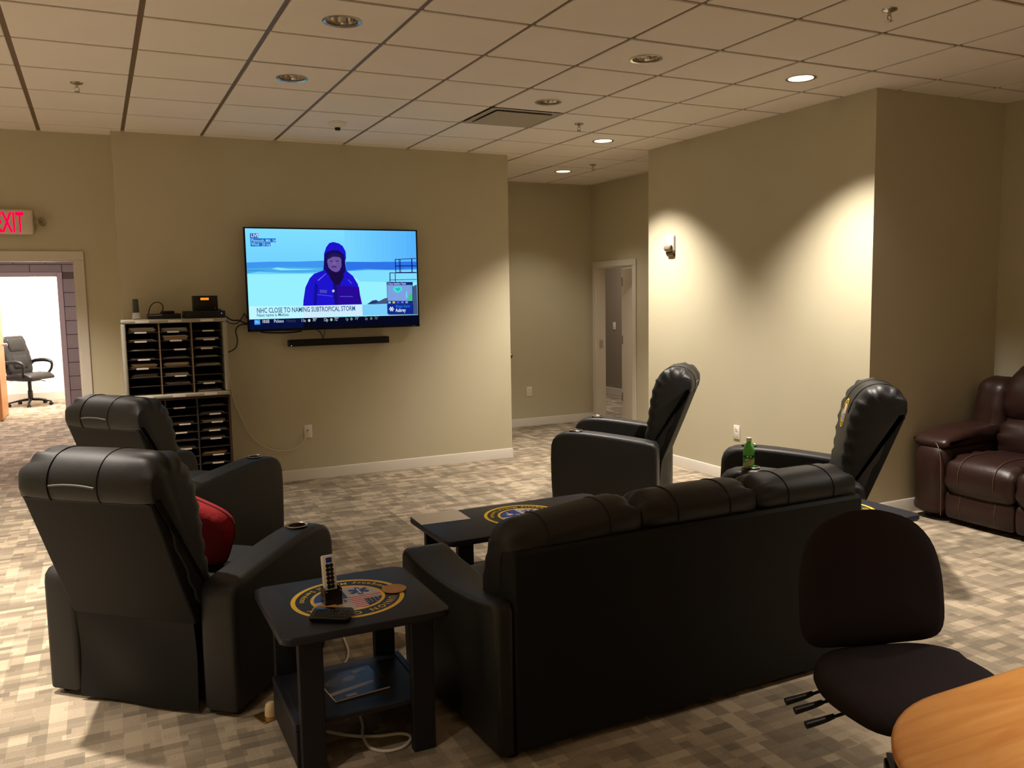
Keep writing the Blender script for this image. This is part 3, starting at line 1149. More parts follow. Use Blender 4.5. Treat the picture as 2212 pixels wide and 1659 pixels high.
spoly([(0.387, 0.6592), (0.476, 0.679), (0.476, 0.6847), (0.387, 0.6648)], (96, 90, 210))
spoly([(0.5197, 0.6823), (0.5972, 0.6871), (0.5972, 0.6928), (0.5197, 0.6881)], (96, 90, 210))
spoly([(0.4033, 0.6124), (0.4463, 0.6173), (0.4435, 0.6503), (0.4031, 0.6453)], (70, 70, 190))
spoly([(0.4762, 0.6175), (0.4871, 0.6128), (0.4914, 0.6318), (0.4815, 0.644), (0.4745, 0.6345)], (190, 190, 240))
spoly([(0.0018, 0.769), (0.3013, 0.777), (0.3085, 0.8973), (0.0012, 0.9002)], (190, 246, 255))
spoly([(0.3013, 0.777), (0.6521, 0.7727), (0.6533, 0.8909), (0.3085, 0.8973)], (206, 236, 252))
stext('NHC CLOSE TO NAMING SUBTROPICAL STORM', 0.0426, 0.8374, 0.0625, (36, 78, 132), 0.012, 0.65, 'LEFT')
stext('Next name is Melissa', 0.0421, 0.875, 0.04, (50, 96, 140), 0.01, 0.8, 'LEFT')
spoly([(0.0259, 0.0489), (0.0724, 0.0483), (0.0719, 0.0937), (0.0254, 0.0949)], (20, 70, 160))
spoly([(0.0263, 0.0975), (0.1668, 0.0947), (0.1665, 0.1334), (0.0258, 0.1383)], (18, 110, 200))
spoly([(0.0268, 0.14), (0.1371, 0.1373), (0.1368, 0.1741), (0.0264, 0.1773)], (18, 110, 200))
stext('LIVE', 0.0304, 0.0849, 0.04, (225, 240, 255), 0.02, 0.9, 'LEFT')
stext('Plymouth, MA  54°', 0.0299, 0.131, 0.036, (170, 220, 255), 0.005, 0.8, 'LEFT')
stext('Wind   20 mph', 0.0304, 0.1692, 0.036, (170, 220, 255), 0.005, 0.8, 'LEFT')
spoly([(0.8068, 0.5395), (0.972, 0.5431), (0.9696, 0.7789), (0.8076, 0.7718)], (20, 40, 120))
spoly([(0.8092, 0.5725), (0.9681, 0.5757), (0.9663, 0.747), (0.8099, 0.7414)], (124, 160, 224))
spoly([(0.8447, 0.6048), (0.8709, 0.5853), (0.9002, 0.5952), (0.9034, 0.6296), (0.8771, 0.6589), (0.8536, 0.644)], (70, 225, 225))
spoly([(0.8564, 0.6097), (0.8856, 0.6001), (0.8945, 0.6247), (0.8712, 0.6412)], (40, 190, 180))
spoly([(0.9242, 0.6593), (0.9329, 0.6298), (0.9363, 0.7089), (0.9246, 0.7186)], (110, 205, 235))
spoly([(0.9422, 0.6991), (0.9657, 0.6498), (0.9663, 0.747), (0.9395, 0.7436)], (60, 200, 120))
spoly([(0.9503, 0.5756), (0.9681, 0.5767), (0.9667, 0.63), (0.9565, 0.6201)], (60, 190, 200))
stext('3 Hour Satellite / Radar', 0.8115, 0.5686, 0.0265, (200, 220, 255), 0.01, 0.72, 'LEFT')
spoly([(0.8053, 0.7737), (0.9714, 0.7809), (0.9709, 0.8887), (0.8058, 0.8818)], (16, 40, 140))
spoly([(0.8134, 0.7484), (0.8285, 0.7486), (0.8286, 0.7683), (0.8134, 0.768)], (150, 200, 220))
spoly([(0.8401, 0.7488), (0.8553, 0.7491), (0.8554, 0.7688), (0.8402, 0.7685)], (220, 200, 90))
spoly([(0.867, 0.7493), (0.8823, 0.7495), (0.8824, 0.7693), (0.8671, 0.769)], (80, 90, 220))
spoly([(0.894, 0.7498), (0.9094, 0.75), (0.9095, 0.7698), (0.8942, 0.7695)], (110, 120, 230))
spoly([(0.9212, 0.7502), (0.9366, 0.7505), (0.9367, 0.7703), (0.9213, 0.77)], (140, 160, 240))
stext('Winter Storm', 0.8568, 0.8161, 0.036, (40, 130, 240), 0.01, 0.7, 'LEFT')
stext('Aubrey', 0.857, 0.8616, 0.048, (225, 240, 255), 0.015, 0.7, 'LEFT')
spoly([(0.816, 0.8324), (0.8487, 0.8332), (0.8487, 0.8263), (0.816, 0.8255)], (225, 240, 255))
spoly([(0.8227, 0.837), (0.8227, 0.8212), (0.8198, 0.8212), (0.8198, 0.8369)], (225, 240, 255))
spoly([(0.8449, 0.8375), (0.8448, 0.8218), (0.8419, 0.8217), (0.842, 0.8375)], (225, 240, 255))
spoly([(0.8223, 0.807), (0.8388, 0.8551), (0.8424, 0.8518), (0.8258, 0.8036)], (225, 240, 255))
spoly([(0.8234, 0.819), (0.8315, 0.8113), (0.83, 0.807), (0.822, 0.8147)], (225, 240, 255))
spoly([(0.8346, 0.8517), (0.8427, 0.844), (0.8412, 0.8397), (0.8332, 0.8474)], (225, 240, 255))
spoly([(0.8386, 0.8039), (0.8225, 0.8513), (0.826, 0.8548), (0.8422, 0.8074)], (225, 240, 255))
spoly([(0.833, 0.8113), (0.8411, 0.8194), (0.8426, 0.8152), (0.8344, 0.8071)], (225, 240, 255))
spoly([(0.8221, 0.8435), (0.8302, 0.8516), (0.8316, 0.8473), (0.8235, 0.8393)], (225, 240, 255))
srect(0, 1, .9, 1, (6, 8, 30))
srect(0, .3, .9, 1, (8, 16, 60))
spoly([(0.0272, 0.9066), (0.0584, 0.9058), (0.0579, 0.9536), (0.0266, 0.9543)], (60, 160, 235))
spoly([(0.0304, 0.9296), (0.0536, 0.9295), (0.0536, 0.9332), (0.0304, 0.9333)], (190, 225, 255))
spoly([(0.0306, 0.9177), (0.0447, 0.9173), (0.0446, 0.9209), (0.0305, 0.9214)], (190, 225, 255))
stext('10:03', 0.0687, 0.9393, 0.04, (215, 225, 245), 0.015, 0.72, 'LEFT')
stext('Pickens', 0.134, 0.9389, 0.04, (190, 205, 235), 0.012, 0.72, 'LEFT')
stext('Hourly', 0.2042, 0.9387, 0.04, (60, 64, 96), 0, 0.72, 'LEFT')
stext('11a', 0.2881, 0.9399, 0.04, (190, 205, 235), 0.01, 0.72, 'LEFT')
stext('70°', 0.3535, 0.9376, 0.04, (190, 205, 235), 0.01, 0.72, 'LEFT')
stext('12p', 0.4176, 0.9389, 0.04, (190, 205, 235), 0.01, 0.72, 'LEFT')
stext('72°', 0.4819, 0.9374, 0.04, (190, 205, 235), 0.01, 0.72, 'LEFT')
stext('1p', 0.5469, 0.9368, 0.04, (150, 165, 195), 0, 0.72, 'LEFT')
stext('74°', 0.6038, 0.9349, 0.04, (150, 165, 195), 0, 0.72, 'LEFT')
stext('2p', 0.6647, 0.9361, 0.04, (120, 135, 165), 0, 0.72, 'LEFT')
stext('76°', 0.724, 0.9362, 0.04, (120, 135, 165), 0, 0.72, 'LEFT')
spoly([(0.3418, 0.9267), (0.3403, 0.9356), (0.3366, 0.9409), (0.332, 0.9408), (0.3283, 0.9351), (0.3269, 0.9262), (0.3284, 0.9174), (0.3321, 0.912), (0.3367, 0.9122), (0.3404, 0.9178)], (180, 220, 180))
spoly([(0.4715, 0.9255), (0.47, 0.9345), (0.4662, 0.9399), (0.4614, 0.9397), (0.4576, 0.934), (0.4562, 0.925), (0.4577, 0.9161), (0.4615, 0.9106), (0.4662, 0.9108), (0.47, 0.9165)], (160, 200, 160))
spoly([(0.5915, 0.9238), (0.59, 0.9329), (0.5861, 0.9384), (0.5812, 0.9382), (0.5773, 0.9324), (0.5759, 0.9233), (0.5774, 0.9143), (0.5813, 0.9088), (0.5861, 0.9089), (0.59, 0.9147)], (110, 140, 110))
spoly([(0.7119, 0.924), (0.7104, 0.9332), (0.7064, 0.9387), (0.7015, 0.9385), (0.6975, 0.9327), (0.6959, 0.9235), (0.6974, 0.9143), (0.7014, 0.9088), (0.7064, 0.9089), (0.7104, 0.9148)], (90, 120, 90))
obj('screen', pic, PX, tv, smooth=False)
bm = BM(); box(bm, TVW / 2 - .075, TVW / 2 - .04, -.0908, -.0902, -TVH / 2 + .006, -TVH / 2 + .011); obj('maker_badge', bm, STEEL, tv, smooth=False)

t = thing('soundbar', 'long black soundbar on the wall below the television', 'soundbar', (1.995, YTV, 1.266), 0)
bm = BM(); box(bm, -.455, .455, -.09, -.015, -.03, .03, bev=.006, seg=2); obj('body', bm, mat('speaker_cloth', (16, 15, 15), .9, bump=.4, bscale=600), t)
for sx in (-.46, .46):
    bm = BM(); box(bm, sx - .005, sx + .005, -.088, -.017, -.03, .03, bev=.003); obj('end_cap', bm, PLAS, t)
bm = BM(); box(bm, -.2, .2, -.015, 0, -.02, .02); obj('wall_bracket', bm, PLAS, t, smooth=False)
bm = BM(); box(bm, -.448, -.440, -.0915, -.09, -.024, -.018); obj('status_light', bm, glow('status_white', (220, 220, 210), .8), t, smooth=False)
#PART2#
# ------------------------------------------------------------------ round department seal (flat print)
EM = [SBLK, YEL, SGRY, SBLU, SWHT, SRED, SNAV]


def seal(r, bot='Emergency Medical Services', top='UNION COUNTY'):
    bm = BM()

    def grid_ring(r0, r1, z, mi, a0=0, a1=2 * PI, n=48, k=4):
        t = bmesh.new()
        rows = []
        full = abs(a1 - a0 - 2 * PI) < 1e-6
        for j in range(k + 1):
            rr = r0 + (r1 - r0) * j / k
            rows.append([t.verts.new((rr * math.cos(a0 + (a1 - a0) * i / n), rr * math.sin(a0 + (a1 - a0) * i / n), z)) for i in range(n if full else n + 1)])
        for j in range(k):
            for i in range(n):
                i2 = (i + 1) % n if full else i + 1
                t.faces.new((rows[j][i], rows[j + 1][i], rows[j + 1][i2], rows[j][i2]))
        merge(bm, t, None, mi)
    L = .0004
    q = .60 * r
    grid_ring(.66 * r, .92 * r, L, 0)
    grid_ring(.92 * r, r, L, 1, k=1)
    grid_ring(.60 * r, .66 * r, L, 1, k=1)
    for i, mi in enumerate((2, 4, 2, 3)):                  # quadrants counter-clockwise from the upper right
        grid_ring(.002 * r, q, L, mi, i * PI / 2, (i + 1) * PI / 2, 14, 5)
    # flag, upper left
    for s in range(0, 7):
        y0, y1 = q * (s / 7.0) + .004 * r, q * (s + .52) / 7.0
        if y1 > q * .98:
            continue
        xa = [-math.sqrt(max(0, q * q - y0 * y0)), -math.sqrt(max(0, q * q - y1 * y1))]
        for j in range(6):
            u0, u1 = j / 6, (j + 1) / 6
            poly(bm, [(xa[0] * u0, y0, 2 * L), (xa[0] * u1, y0, 2 * L), (xa[1] * u1, y1, 2 * L), (xa[1] * u0, y1, 2 * L)], 5)
    cx_, cy_ = -.24 * r, .17 * r
    pts = [(cx_, cy_, 3 * L)]
    a0 = math.acos(cx_ / q)
    a1 = PI - math.asin(cy_ / q)
    for j in range(9):
        a = a0 + (a1 - a0) * j / 8
        pts.append((q * math.cos(a), q * math.sin(a), 3 * L))
    poly(bm, pts, 6)
    for i in range(4):
        for j in range(3):
            x, y = -.27 * r - .07 * r * i, .21 * r + .085 * r * j
            if math.hypot(x, y) < q * .95:
                poly(bm, [(x + .016 * r * math.cos(k * 1.2566 + .3) , y + .016 * r * math.sin(k * 1.2566 + .3), 4 * L) for k in range(5)], 4)
    # six-pointed medical star, lower left
    c = (-.27 * r, -.27 * r)
    for k in range(3):
        M = T(c[0], c[1], (2 + k * .2) * L) @ R(k * PI / 3, 'Z')
        poly(bm, [(-.045 * r, -.19 * r), (.045 * r, -.19 * r), (.045 * r, .19 * r), (-.045 * r, .19 * r)], 3, M=M)
    for k in range(6):
        y = -.13 * r + k * .045 * r
        s = .02 * r * (1 if k % 2 else -1)
        poly(bm, [(c[0] - .015 * r + s, c[1] + y, 3.4 * L), (c[0] + .015 * r + s, c[1] + y, 3.4 * L), (c[0] + .015 * r - s, c[1] + y + .05 * r, 3.4 * L), (c[0] - .015 * r - s, c[1] + y + .05 * r, 3.4 * L)], 4)
    poly(bm, [(c[0] - .008 * r, c[1] - .15 * r, 3.2 * L), (c[0] + .008 * r, c[1] - .15 * r, 3.2 * L), (c[0] + .008 * r, c[1] + .15 * r, 3.2 * L), (c[0] - .008 * r, c[1] + .15 * r, 3.2 * L)], 4)
    # palm and crescent, lower right
    c = (.30 * r, -.24 * r)
    poly(bm, [(c[0] - .018 * r, c[1] - .16 * r, 2 * L), (c[0] + .018 * r, c[1] - .16 * r, 2 * L), (c[0] + .012 * r, c[1] + .03 * r, 2 * L), (c[0] - .012 * r, c[1] + .03 * r, 2 * L)], 4)
    pts = []
    for k in range(18):
        a = k * PI / 9
        rr = (.125 if k % 2 == 0 else .05) * r
        pts.append((c[0] + rr * math.cos(a), c[1] + .05 * r + rr * .8 * math.sin(a), 2.5 * L))
    poly(bm, pts, 4)
    pts = []
    for k in range(9):
        a = PI * .9 + k * PI * 1.2 / 8
        pts.append((.13 * r + .06 * r * math.cos(a), -.08 * r + .06 * r * math.sin(a), 2 * L))
    for k in range(8, -1, -1):
        a = PI * .9 + k * PI * 1.2 / 8
        pts.append((.142 * r + .042 * r * math.cos(a), -.068 * r + .042 * r * math.sin(a), 2 * L))
    poly(bm, pts, 4)
    # county mark, upper right
    text(bm, 'UC', .21 * r, T(.06 * r, .05 * r, 2 * L), 3, bold=.02)
    pts = []
    for k in range(16):
        a = k * PI / 8
        rr = (.055 if k % 2 == 0 else .03) * r
        pts.append((.20 * r + rr * math.cos(a), .36 * r + rr * math.sin(a), 2 * L))
    poly(bm, pts, 1)
    poly(bm, [(.20 * r + .02 * r * math.cos(k * PI / 5), .36 * r + .02 * r * math.sin(k * PI / 5), 2.5 * L) for k in range(10)], 0)
    # lettering on the band
    WD = {'I': .5, 'i': .4, 'l': .4, 'r': .6, 'c': .8, 's': .8, 'e': .85, ' ': .7, 'M': 1.25, 'm': 1.25, 'v': .85, 'U': 1.1, 'N': 1.1, 'O': 1.15, 'C': 1.05}

    def arc(s, size, rad, up, mid, step):
        ws = [WD.get(ch, .95) * step for ch in s]
        tot = sum(ws)
        a = -tot / 2
        for ch, wd in zip(s, ws):
            th = a + wd / 2
            a += wd
            if ch == ' ':
                continue
            ang = mid - th if up else mid + th
            p = (rad * math.cos(ang), rad * math.sin(ang), 2 * L)
            text(bm, ch, size, T(*p) @ R(ang - PI / 2 if up else ang + PI / 2, 'Z'), 1, bold=.015, align='CENTER', valign='CENTER')
    arc(top, .19 * r, .79 * r, True, PI / 2, .205)
    arc(bot, .165 * r, .79 * r, False, -PI / 2, .135)
    bmesh.ops.recalc_face_normals(bm, faces=bm.faces[:])
    for f in bm.faces:
        if f.normal.z < 0:
            f.normal_flip()
    return bm


def seal_obj(r, parent, loc, rot=(0, 0, 0)):
    return obj('seal_print', seal(r), EM, parent, loc=loc, rot=rot, smooth=False)


# ------------------------------------------------------------------ recliners
ARMP = [(0, .03), (0, .49), (.006, .525), (.03, .55), (.10, .562), (.2, .575), (.32, .590), (.45, .604), (.56, .613), (.65, .615), (.72, .608), (.77, .588), (.80, .555), (.815, .51), (.82, .40), (.815, .2), (.805, .03)]
BACKP = outline([(-.222, .917), (-.238, .965), (-.228, 1.025), (-.185, 1.075), (-.12, 1.095), (-.05, 1.085), (.005, 1.045), (.045, .98), (.07, .90), (.088, .80), (.10, .70), (.115, .60), (.135, .52), (.13, .465), (.09, .435), (.02, .44), (-.03, .52), (-.11, .72), (-.19, .905)], 4)


def make_recliner(name, label):
    t = thing(name, label, 'recliner', (0, 0, 0), 0, 'black leather recliners')
    for s in (-1, 1):
        bm = BM()
        x0, x1 = (.300, .470) if s > 0 else (-.470, -.300)
        prism(bm, ARMP, x0, x1, bev=.03, seg=4)
        for v in bm.verts:
            if v.co.y < .02 and v.co.z > .45:
                pass
        arm = obj('arm', bm, BLK, t, ang=50)
        cut = BM()
        lathe(cut, [(.041, .53), (.041, .70)], 24, M=T(s * .385, .645, 0))
        boolean_cut(arm, cut)
        for p in arm.data.polygons:
            p.use_smooth = True
        arm.data.set_sharp_from_angle(angle=math.radians(50))
        bm = BM()
        lathe(bm, [(.046, .616), (.050, .621), (.050, .624), (.045, .626), (.0395, .622), (.0385, .60), (.0365, .560), (.001, .558)], 28, cap0=False, cap1=False)
        obj('cup_holder', bm, STEEL, t, loc=(s * .385, .645, 0), rot=(math.radians(1.5), 0, 0))
    bm = BM(); box(bm, -.296, .296, .05, .76, .04, .30, bev=.01); obj('base', bm, BLKF, t)
    bm = BM(); pillow(bm, outline([(.10, .31), (.10, .44), (.25, .462), (.5, .472), (.68, .468), (.78, .445), (.82, .40), (.82, .33), (.6, .305), (.3, .30)], 4), .296, .04, wr=.002, freq=50, crown=.008); obj('seat', bm, BLK, t, ang=60)
    bm = BM(); pillow(bm, outline([(.765, .09), (.765, .31), (.80, .335), (.835, .31), (.845, .2), (.83, .09), (.80, .075)], 4), .294, .03, crown=.006); obj('footrest', bm, BLK, t, ang=60)
    # back: rear shell + soft pillow
    bm = BM(); prism(bm, [(-.012, .385), (-.118, .648), (-.222, .915), (-.205, .945), (-.15, .985), (-.06, .985), (.0, .93), (.04, .80), (.075, .62), (.10, .45), (.07, .385)], -.301, .301, bev=.012, seg=3); obj('backrest_shell', bm, BLKF, t, ang=40)
    bm = BM(); pillow(bm, BACKP, .309, .075, nx=16, wr=.0075, freq=75, reach=.075, crown=.006, flat=lambda p: 1.0 if (p.y > -.21 and (p.z > .5)) else .15, ins=lambda p: min(1, max(.18, ((p.y + .012) * .93 + (p.z - .385) * .37 - .03) / .07)))
    bp_ = obj('back_pillow', bm, BLK, t, ang=75)
    # stitched seams over the headrest, one sleeve flap
    for xs in (-.155, .075):
        bm = BM()
        pts = []
        for i, p in enumerate(BACKP):
            if p[1] > .915 and i < 44:
                n_ = (Vector((BACKP[(i + 1) % len(BACKP)][0], BACKP[(i + 1) % len(BACKP)][1])) - Vector((BACKP[i - 1][0], BACKP[i - 1][1]))).normalized()
                pts.append((xs, p[0] - n_.y * .0065, p[1] + n_.x * .0065))
        pts = [(xs, p[1], p[2]) for p in pts]
        tube(bm, pts, .0028, 6, 1)
        obj('stitched_seam', bm, SEAM, t)
    bm = BM()
    tube(bm, [(-.145, -.2455, .975), (-.08, -.2475, .982), (0, -.2475, .982), (.065, -.2455, .975)], .004, 8); obj('flap_edge', bm, SEAML, t)
    bm = BM(); tube(bm, [(-.29, -.2235, .916), (0, -.2275, .916), (.29, -.2235, .916)], .003, 6); obj('rear_seam', bm, SEAM, t)
    # loose skirt at the rear
    t_ = bmesh.new()
    nx, nz = 24, 14
    V = {}
    for i in range(nx + 1):
        for j in range(nz + 1):
            x = -.290 + .575 * i / nx
            z = .018 + .372 * j / nz
            u = j / nz
            y = -.006 - .012 * math.sin(3.2 * x * 3 + 2.4 * u) * math.sin(PI * u) - .006 * math.sin(14 * x + 3 * u) * (1 - u) - .004
            for k in (0, 1):
                V[i, j, k] = t_.verts.new((x, y + .006 * k, z))
    for i in range(nx):
        for j in range(nz):
            t_.faces.new((V[i, j, 0], V[i + 1, j, 0], V[i + 1, j + 1, 0], V[i, j + 1, 0]))
            t_.faces.new((V[i, j, 1], V[i, j + 1, 1], V[i + 1, j + 1, 1], V[i + 1, j, 1]))
    for i in range(nx):
        for j in (0, nz):
            t_.faces.new((V[i, j, 0], V[i + 1, j, 0], V[i + 1, j, 1], V[i, j, 1]))
    for j in range(nz):
        for i in (0, nx):
            t_.faces.new((V[i, j, 0], V[i, j + 1, 0], V[i, j + 1, 1], V[i, j, 1]))
    bmesh.ops.recalc_face_normals(t_, faces=t_.faces[:])
    bm = BM(); merge(bm, t_); obj('rear_skirt', bm, BLKF, t, ang=70)
    for sx in (-.42, .42):
        for sy in (.06, .72):
            bm = BM(); lathe(bm, [(.022, 0), (.025, .015), (.025, .032)], 14, M=T(sx, sy, 0)); obj('foot', bm, PLAS, t)
    return t


D = math.radians
rec = make_recliner('recliner', 'black leather recliner nearest the viewer, a red cushion on its seat')
rec.location = (.07, 3.725, 0)
rec.rotation_euler = (0, 0, -D(42.3))
RG = 'black leather recliners'
copy_tree(rec, (.163, 5.727, 0), -D(50.8), 'black leather recliner between the mail sorter and the nearest recliner', RG)
copy_tree(rec, (3.985, 5.49, 0), D(46.3), 'black leather recliner in front of the lit wall, left of the green bottle', RG)
rec4 = copy_tree(rec, (4.185, 3.79, 0), D(49.5), 'black leather recliner with a round seal on its headrest, a green bottle in its arm', RG)
# seal on the headrest of that one, following the cushion
src_p = [c for c in rec.children if c.name.startswith('back_pillow')][0]
b_ = BM(); b_.from_mesh(src_p.data)
bvh = BVHTree.FromBMesh(b_)
em = seal(.088)
for v in em.verts:
    lx, lz, lay_ = v.co.x, v.co.y, v.co.z
    hit = bvh.ray_cast(Vector((-lx, 1.0, .905 + lz)), Vector((0, -1, 0)))
    if hit[0] is not None:
        v.co = hit[0] + hit[1] * (.0015 + lay_ * 1.5)
b_.free()
bmesh.ops.recalc_face_normals(em, faces=em.faces[:])
tag(obj('seal_print', em, EM, rec4, smooth=False), 'round seal with yellow rim')

# red cushion on the nearest recliner's seat
t = thing('throw_pillow', 'red cloth cushion lying on the seat of the nearest recliner', 'cushion', (.355, 3.975, .462), -D(42))
bm = BM()
po = []
for k in range(40):
    a = 2 * PI * k / 40
    c, s = math.cos(a), math.sin(a)
    rr = (abs(c) ** 4 + abs(s) ** 4) ** -.25
    po.append((.165 * c * rr * (1 + .03 * math.sin(3 * a)), .16 * s * rr))
PMX = T(0, 0, .185) @ R(D(18), 'X') @ R(D(24), 'Y')
pad(bm, po, .11, .0, rings=9, edge=.12, M=PMX)
obj('cover', bm, RED, t, ang=80)
bm = BM(); tube(bm, [(a * 1.005, 0, b) for a, b in po] + [(po[0][0], 0, po[0][1])], .004, 6, 0, M=PMX); obj('piping', bm, mat('dark_red', (96, 12, 18), .8), t)

# ------------------------------------------------------------------ black sofa seen from behind
t = thing('sofa', 'long black leather three-seat sofa seen from behind', 'sofa', (2.125, 2.645, 0), D(1.0))
bm = BM(); prism(bm, [(0, .03), (0, .752), (.012, .765), (.10, .765), (.13, .70), (.16, .03)], -.862, .862, bev=.014, seg=3); obj('back_panel', bm, BLKF, t)
SARM = [(0.0, .03), (0.0, .555), (.012, .580), (.04, .588), (.12, .572), (.25, .552), (.40, .540), (.55, .538), (.70, .545), (.80, .556), (.86, .565), (.905, .560), (.93, .535), (.935, .45), (.92, .03)]
for s in (-1, 1):
    bm = BM()

    def xin(x, y, z, s=s):
        inner = abs(x) < .9
        return s * ((.863 - .11 * min(1, max(0, y / .5))) if inner else (.936 + .02 * y))
    x0, x1 = (.80, .936) if s > 0 else (-.936, -.80)
    prism(bm, SARM, x0, x1, bev=.022, seg=4, xin=xin)
    obj('arm', bm, BLK, t, ang=50)
bm = BM(); box(bm, -.75, .75, .16, .86, .04, .30, bev=.01); obj('base', bm, BLKF, t)
CUSHP = outline([(.035, .76), (.022, .795), (.030, .835), (.075, .873), (.14, .884), (.20, .872), (.245, .832), (.275, .755), (.305, .66), (.33, .56), (.325, .49), (.28, .47), (.17, .50), (.09, .62), (.07, .745), (.05, .752)], 4)
for k in (-1, 0, 1):
    bm = BM(); pillow(bm, CUSHP, .288, .075, xc=k * .574, nx=14, wr=.005, freq=70, reach=.07, crown=.006, ins=lambda p: min(1, max(.3, ((p.y - .05) * .9 + (p.z - .752) * .43) / .07)))
    sag = (lambda x: .040 * min(1, max(0, (-.38 - x) / .42))) if k < 0 else (lambda x: 0)
    for v in bm.verts:
        v.co.z -= sag(v.co.x) * min(1, max(0, (v.co.z - .62) / .2))
    obj('back_cushion', bm, BLK, t, ang=75)
    for sx in (-.13, .13):
        bm = BM()
        pts = []
        for i, p in enumerate(CUSHP):
            if i < 40 and p[1] > .66:
                q_ = Vector(CUSHP[(i + 1) % len(CUSHP)]) - Vector(CUSHP[i - 1])
                q_.normalize()
                pts.append((k * .574 + sx, p[0] - q_.y * .006, p[1] + q_.x * .006 - sag(k * .574 + sx) * min(1, max(0, (p[1] - .62) / .2))))
        tube(bm, pts, .0028, 6, 1)
        obj('stitched_seam', bm, SEAM, t)
    bm = BM(); pillow(bm, outline([(.22, .30), (.22, .44), (.4, .462), (.7, .468), (.84, .45), (.895, .40), (.89, .32), (.6, .30)], 4), .25, .04, xc=k * .50, wr=.002, crown=.008); obj('seat_cushion', bm, BLK, t, ang=60)
    bm = BM(); pillow(bm, outline([(.86, .09), (.86, .29), (.885, .31), (.905, .28), (.905, .1), (.885, .08)], 4), .25, .02, xc=k * .50); obj('footrest', bm, BLK, t, ang=60)
for sx in (-.86, .86):
    for sy in (.05, .85):
        bm = BM(); lathe(bm, [(.022, 0), (.025, .015), (.025, .032)], 14, M=T(sx, sy, 0)); obj('foot', bm, PLAS, t)


# ------------------------------------------------------------------ dark tables with seals
def rrect(hx, hy, r, n=6):
    pts = []
    for cx, cy, a0 in ((hx - r, hy - r, 0), (-hx + r, hy - r, PI / 2), (-hx + r, -hy + r, PI), (hx - r, -hy + r, 1.5 * PI)):
        for k in range(n + 1):
            a = a0 + PI / 2 * k / n
            pts.append((cx + r * math.cos(a), cy + r * math.sin(a)))
    return pts


def slab(bm, hx, hy, r, z0, z1, bev=.008, M=None, mi=0):
    t = bmesh.new()
    o = rrect(hx, hy, r)
    A = [t.verts.new((p[0], p[1], z0)) for p in o]
    B = [t.verts.new((p[0], p[1], z1)) for p in o]
    k = len(o)
    f0 = t.faces.new(A[::-1])
    f1 = t.faces.new(B)
    for i in range(k):
        t.faces.new((A[i], A[(i + 1) % k], B[(i + 1) % k], B[i]))
    es = [e for e in t.edges if f0 in e.link_faces or f1 in e.link_faces]
    bmesh.ops.bevel(t, geom=es, offset=bev, segments=3, profile=.5, affect='EDGES')
    merge(bm, t, M, mi)


def make_table(name, label, hx, hy, h, loc, group, lx, ly, shelf, sealr, legw=.085, seal_x=0, seal_y=0):
    t = thing(name, label, 'table', loc, 0, group)
    bm = BM(); slab(bm, hx, hy, .035, h - .028, h, bev=.010); obj('tabletop', bm, TBL, t, ang=50)
    if sealr:
        s = seal_obj(sealr, t, (seal_x, seal_y, h + .0004), (0, 0, PI))
        s['label'] = 'round seal with yellow rim'
    for sx in (-1, 1):
        for sy in (-1, 1):
            bm = BM()
            box(bm, min(sx * lx, sx * (lx - legw)), max(sx * lx, sx * (lx - legw)), sy * ly - .018, sy * ly + .018, 0, h - .028, bev=.003, seg=1)
            obj('leg', bm, TBLK, t, smooth=False)
            bm = BM()                        # corner bracket under the top
            x0 = sx * (lx - legw)
            prism(bm, [(0, 0), (-sx * .07, 0), (0, -.07)], -.012, .012, M=T(x0, sy * ly, h - .028) @ R(PI / 2, 'Z') @ Matrix.Diagonal((1, 1, 1, 1)))
            obj('bracket', bm, TBLK, t, smooth=False)
    bm = BM(); box(bm, -lx + .012, lx - .012, -ly + .02, ly - .02, shelf - .022, shelf, bev=.004, seg=1); obj('shelf', bm, TBL, t, smooth=False)
    for sx in (-1, 1):
        bm = BM(); box(bm, sx * lx - .012, sx * lx + .012, -ly + .0185, ly - .0185, .03, shelf - .03, bev=.003, seg=1); obj('side_panel', bm, TBLK, t, smooth=False)
        bm = BM(); box(bm, sx * lx - .014, sx * lx + .014, -ly + .0185, ly - .0185, shelf - .028, shelf + .004, bev=.003, seg=1); obj('shelf_rail', bm, TBL, t, smooth=False)
    return t


TG = 'side tables with seals'
tab1 = make_table('side_table', 'dark side table with a round seal, remotes and coasters, between recliner and sofa', .305, .290, .532, (.795, 3.108, 0), TG, .245, .235, .19, .212, seal_y=.005)
copy_tree(tab1, (3.372, 3.19, 0), 0, 'dark side table mostly hidden behind the right end of the black sofa', TG)
make_table('coffee_table', 'low dark coffee table with a round seal and a sheet of paper', .575, .288, .452, (2.065, 4.152, 0), None, .50, .235, .16, .222, seal_y=.005)

# things on the tables
t = tag(obj('paper_sheet', (lambda b: (box(b, -.14, .14, -.108, .108, 0, .0012), b)[1])(BM()), PAPER, loc=(1.637, 4.338, .4526), rot=(0, 0, D(-2)), smooth=False), 'white sheet of paper at the left end of the coffee table', 'paper')
for (x, y, lab, tilt) in ((.979, 3.118, 'round cork coaster on the right rim of the seal, away from the black remote', 0), (.690, 3.030, 'round cork coaster half under the black keyboard remote', 0)):
    bm = BM(); lathe(bm, [(.001, 0), (.047, 0), (.049, .002), (.047, .004), (.001, .004)], 32)
    tag(obj('coaster', bm, CORK, loc=(x, y, .5345)), lab, 'coaster', 'cork coasters')
t = thing('remote_control', 'black keyboard remote resting on a cork coaster on the side table', 'remote', (.688, 2.930, .5345), D(-32))
MR = R(D(9), 'X')
bm = BM(); slab(bm, .072, .040, .010, 0.0005, .017, bev=.004, M=T(0, 0, .005) @ MR); obj('body', bm, mat('gloss_black', (12, 12, 13), .16), t, ang=50)
bm = BM()
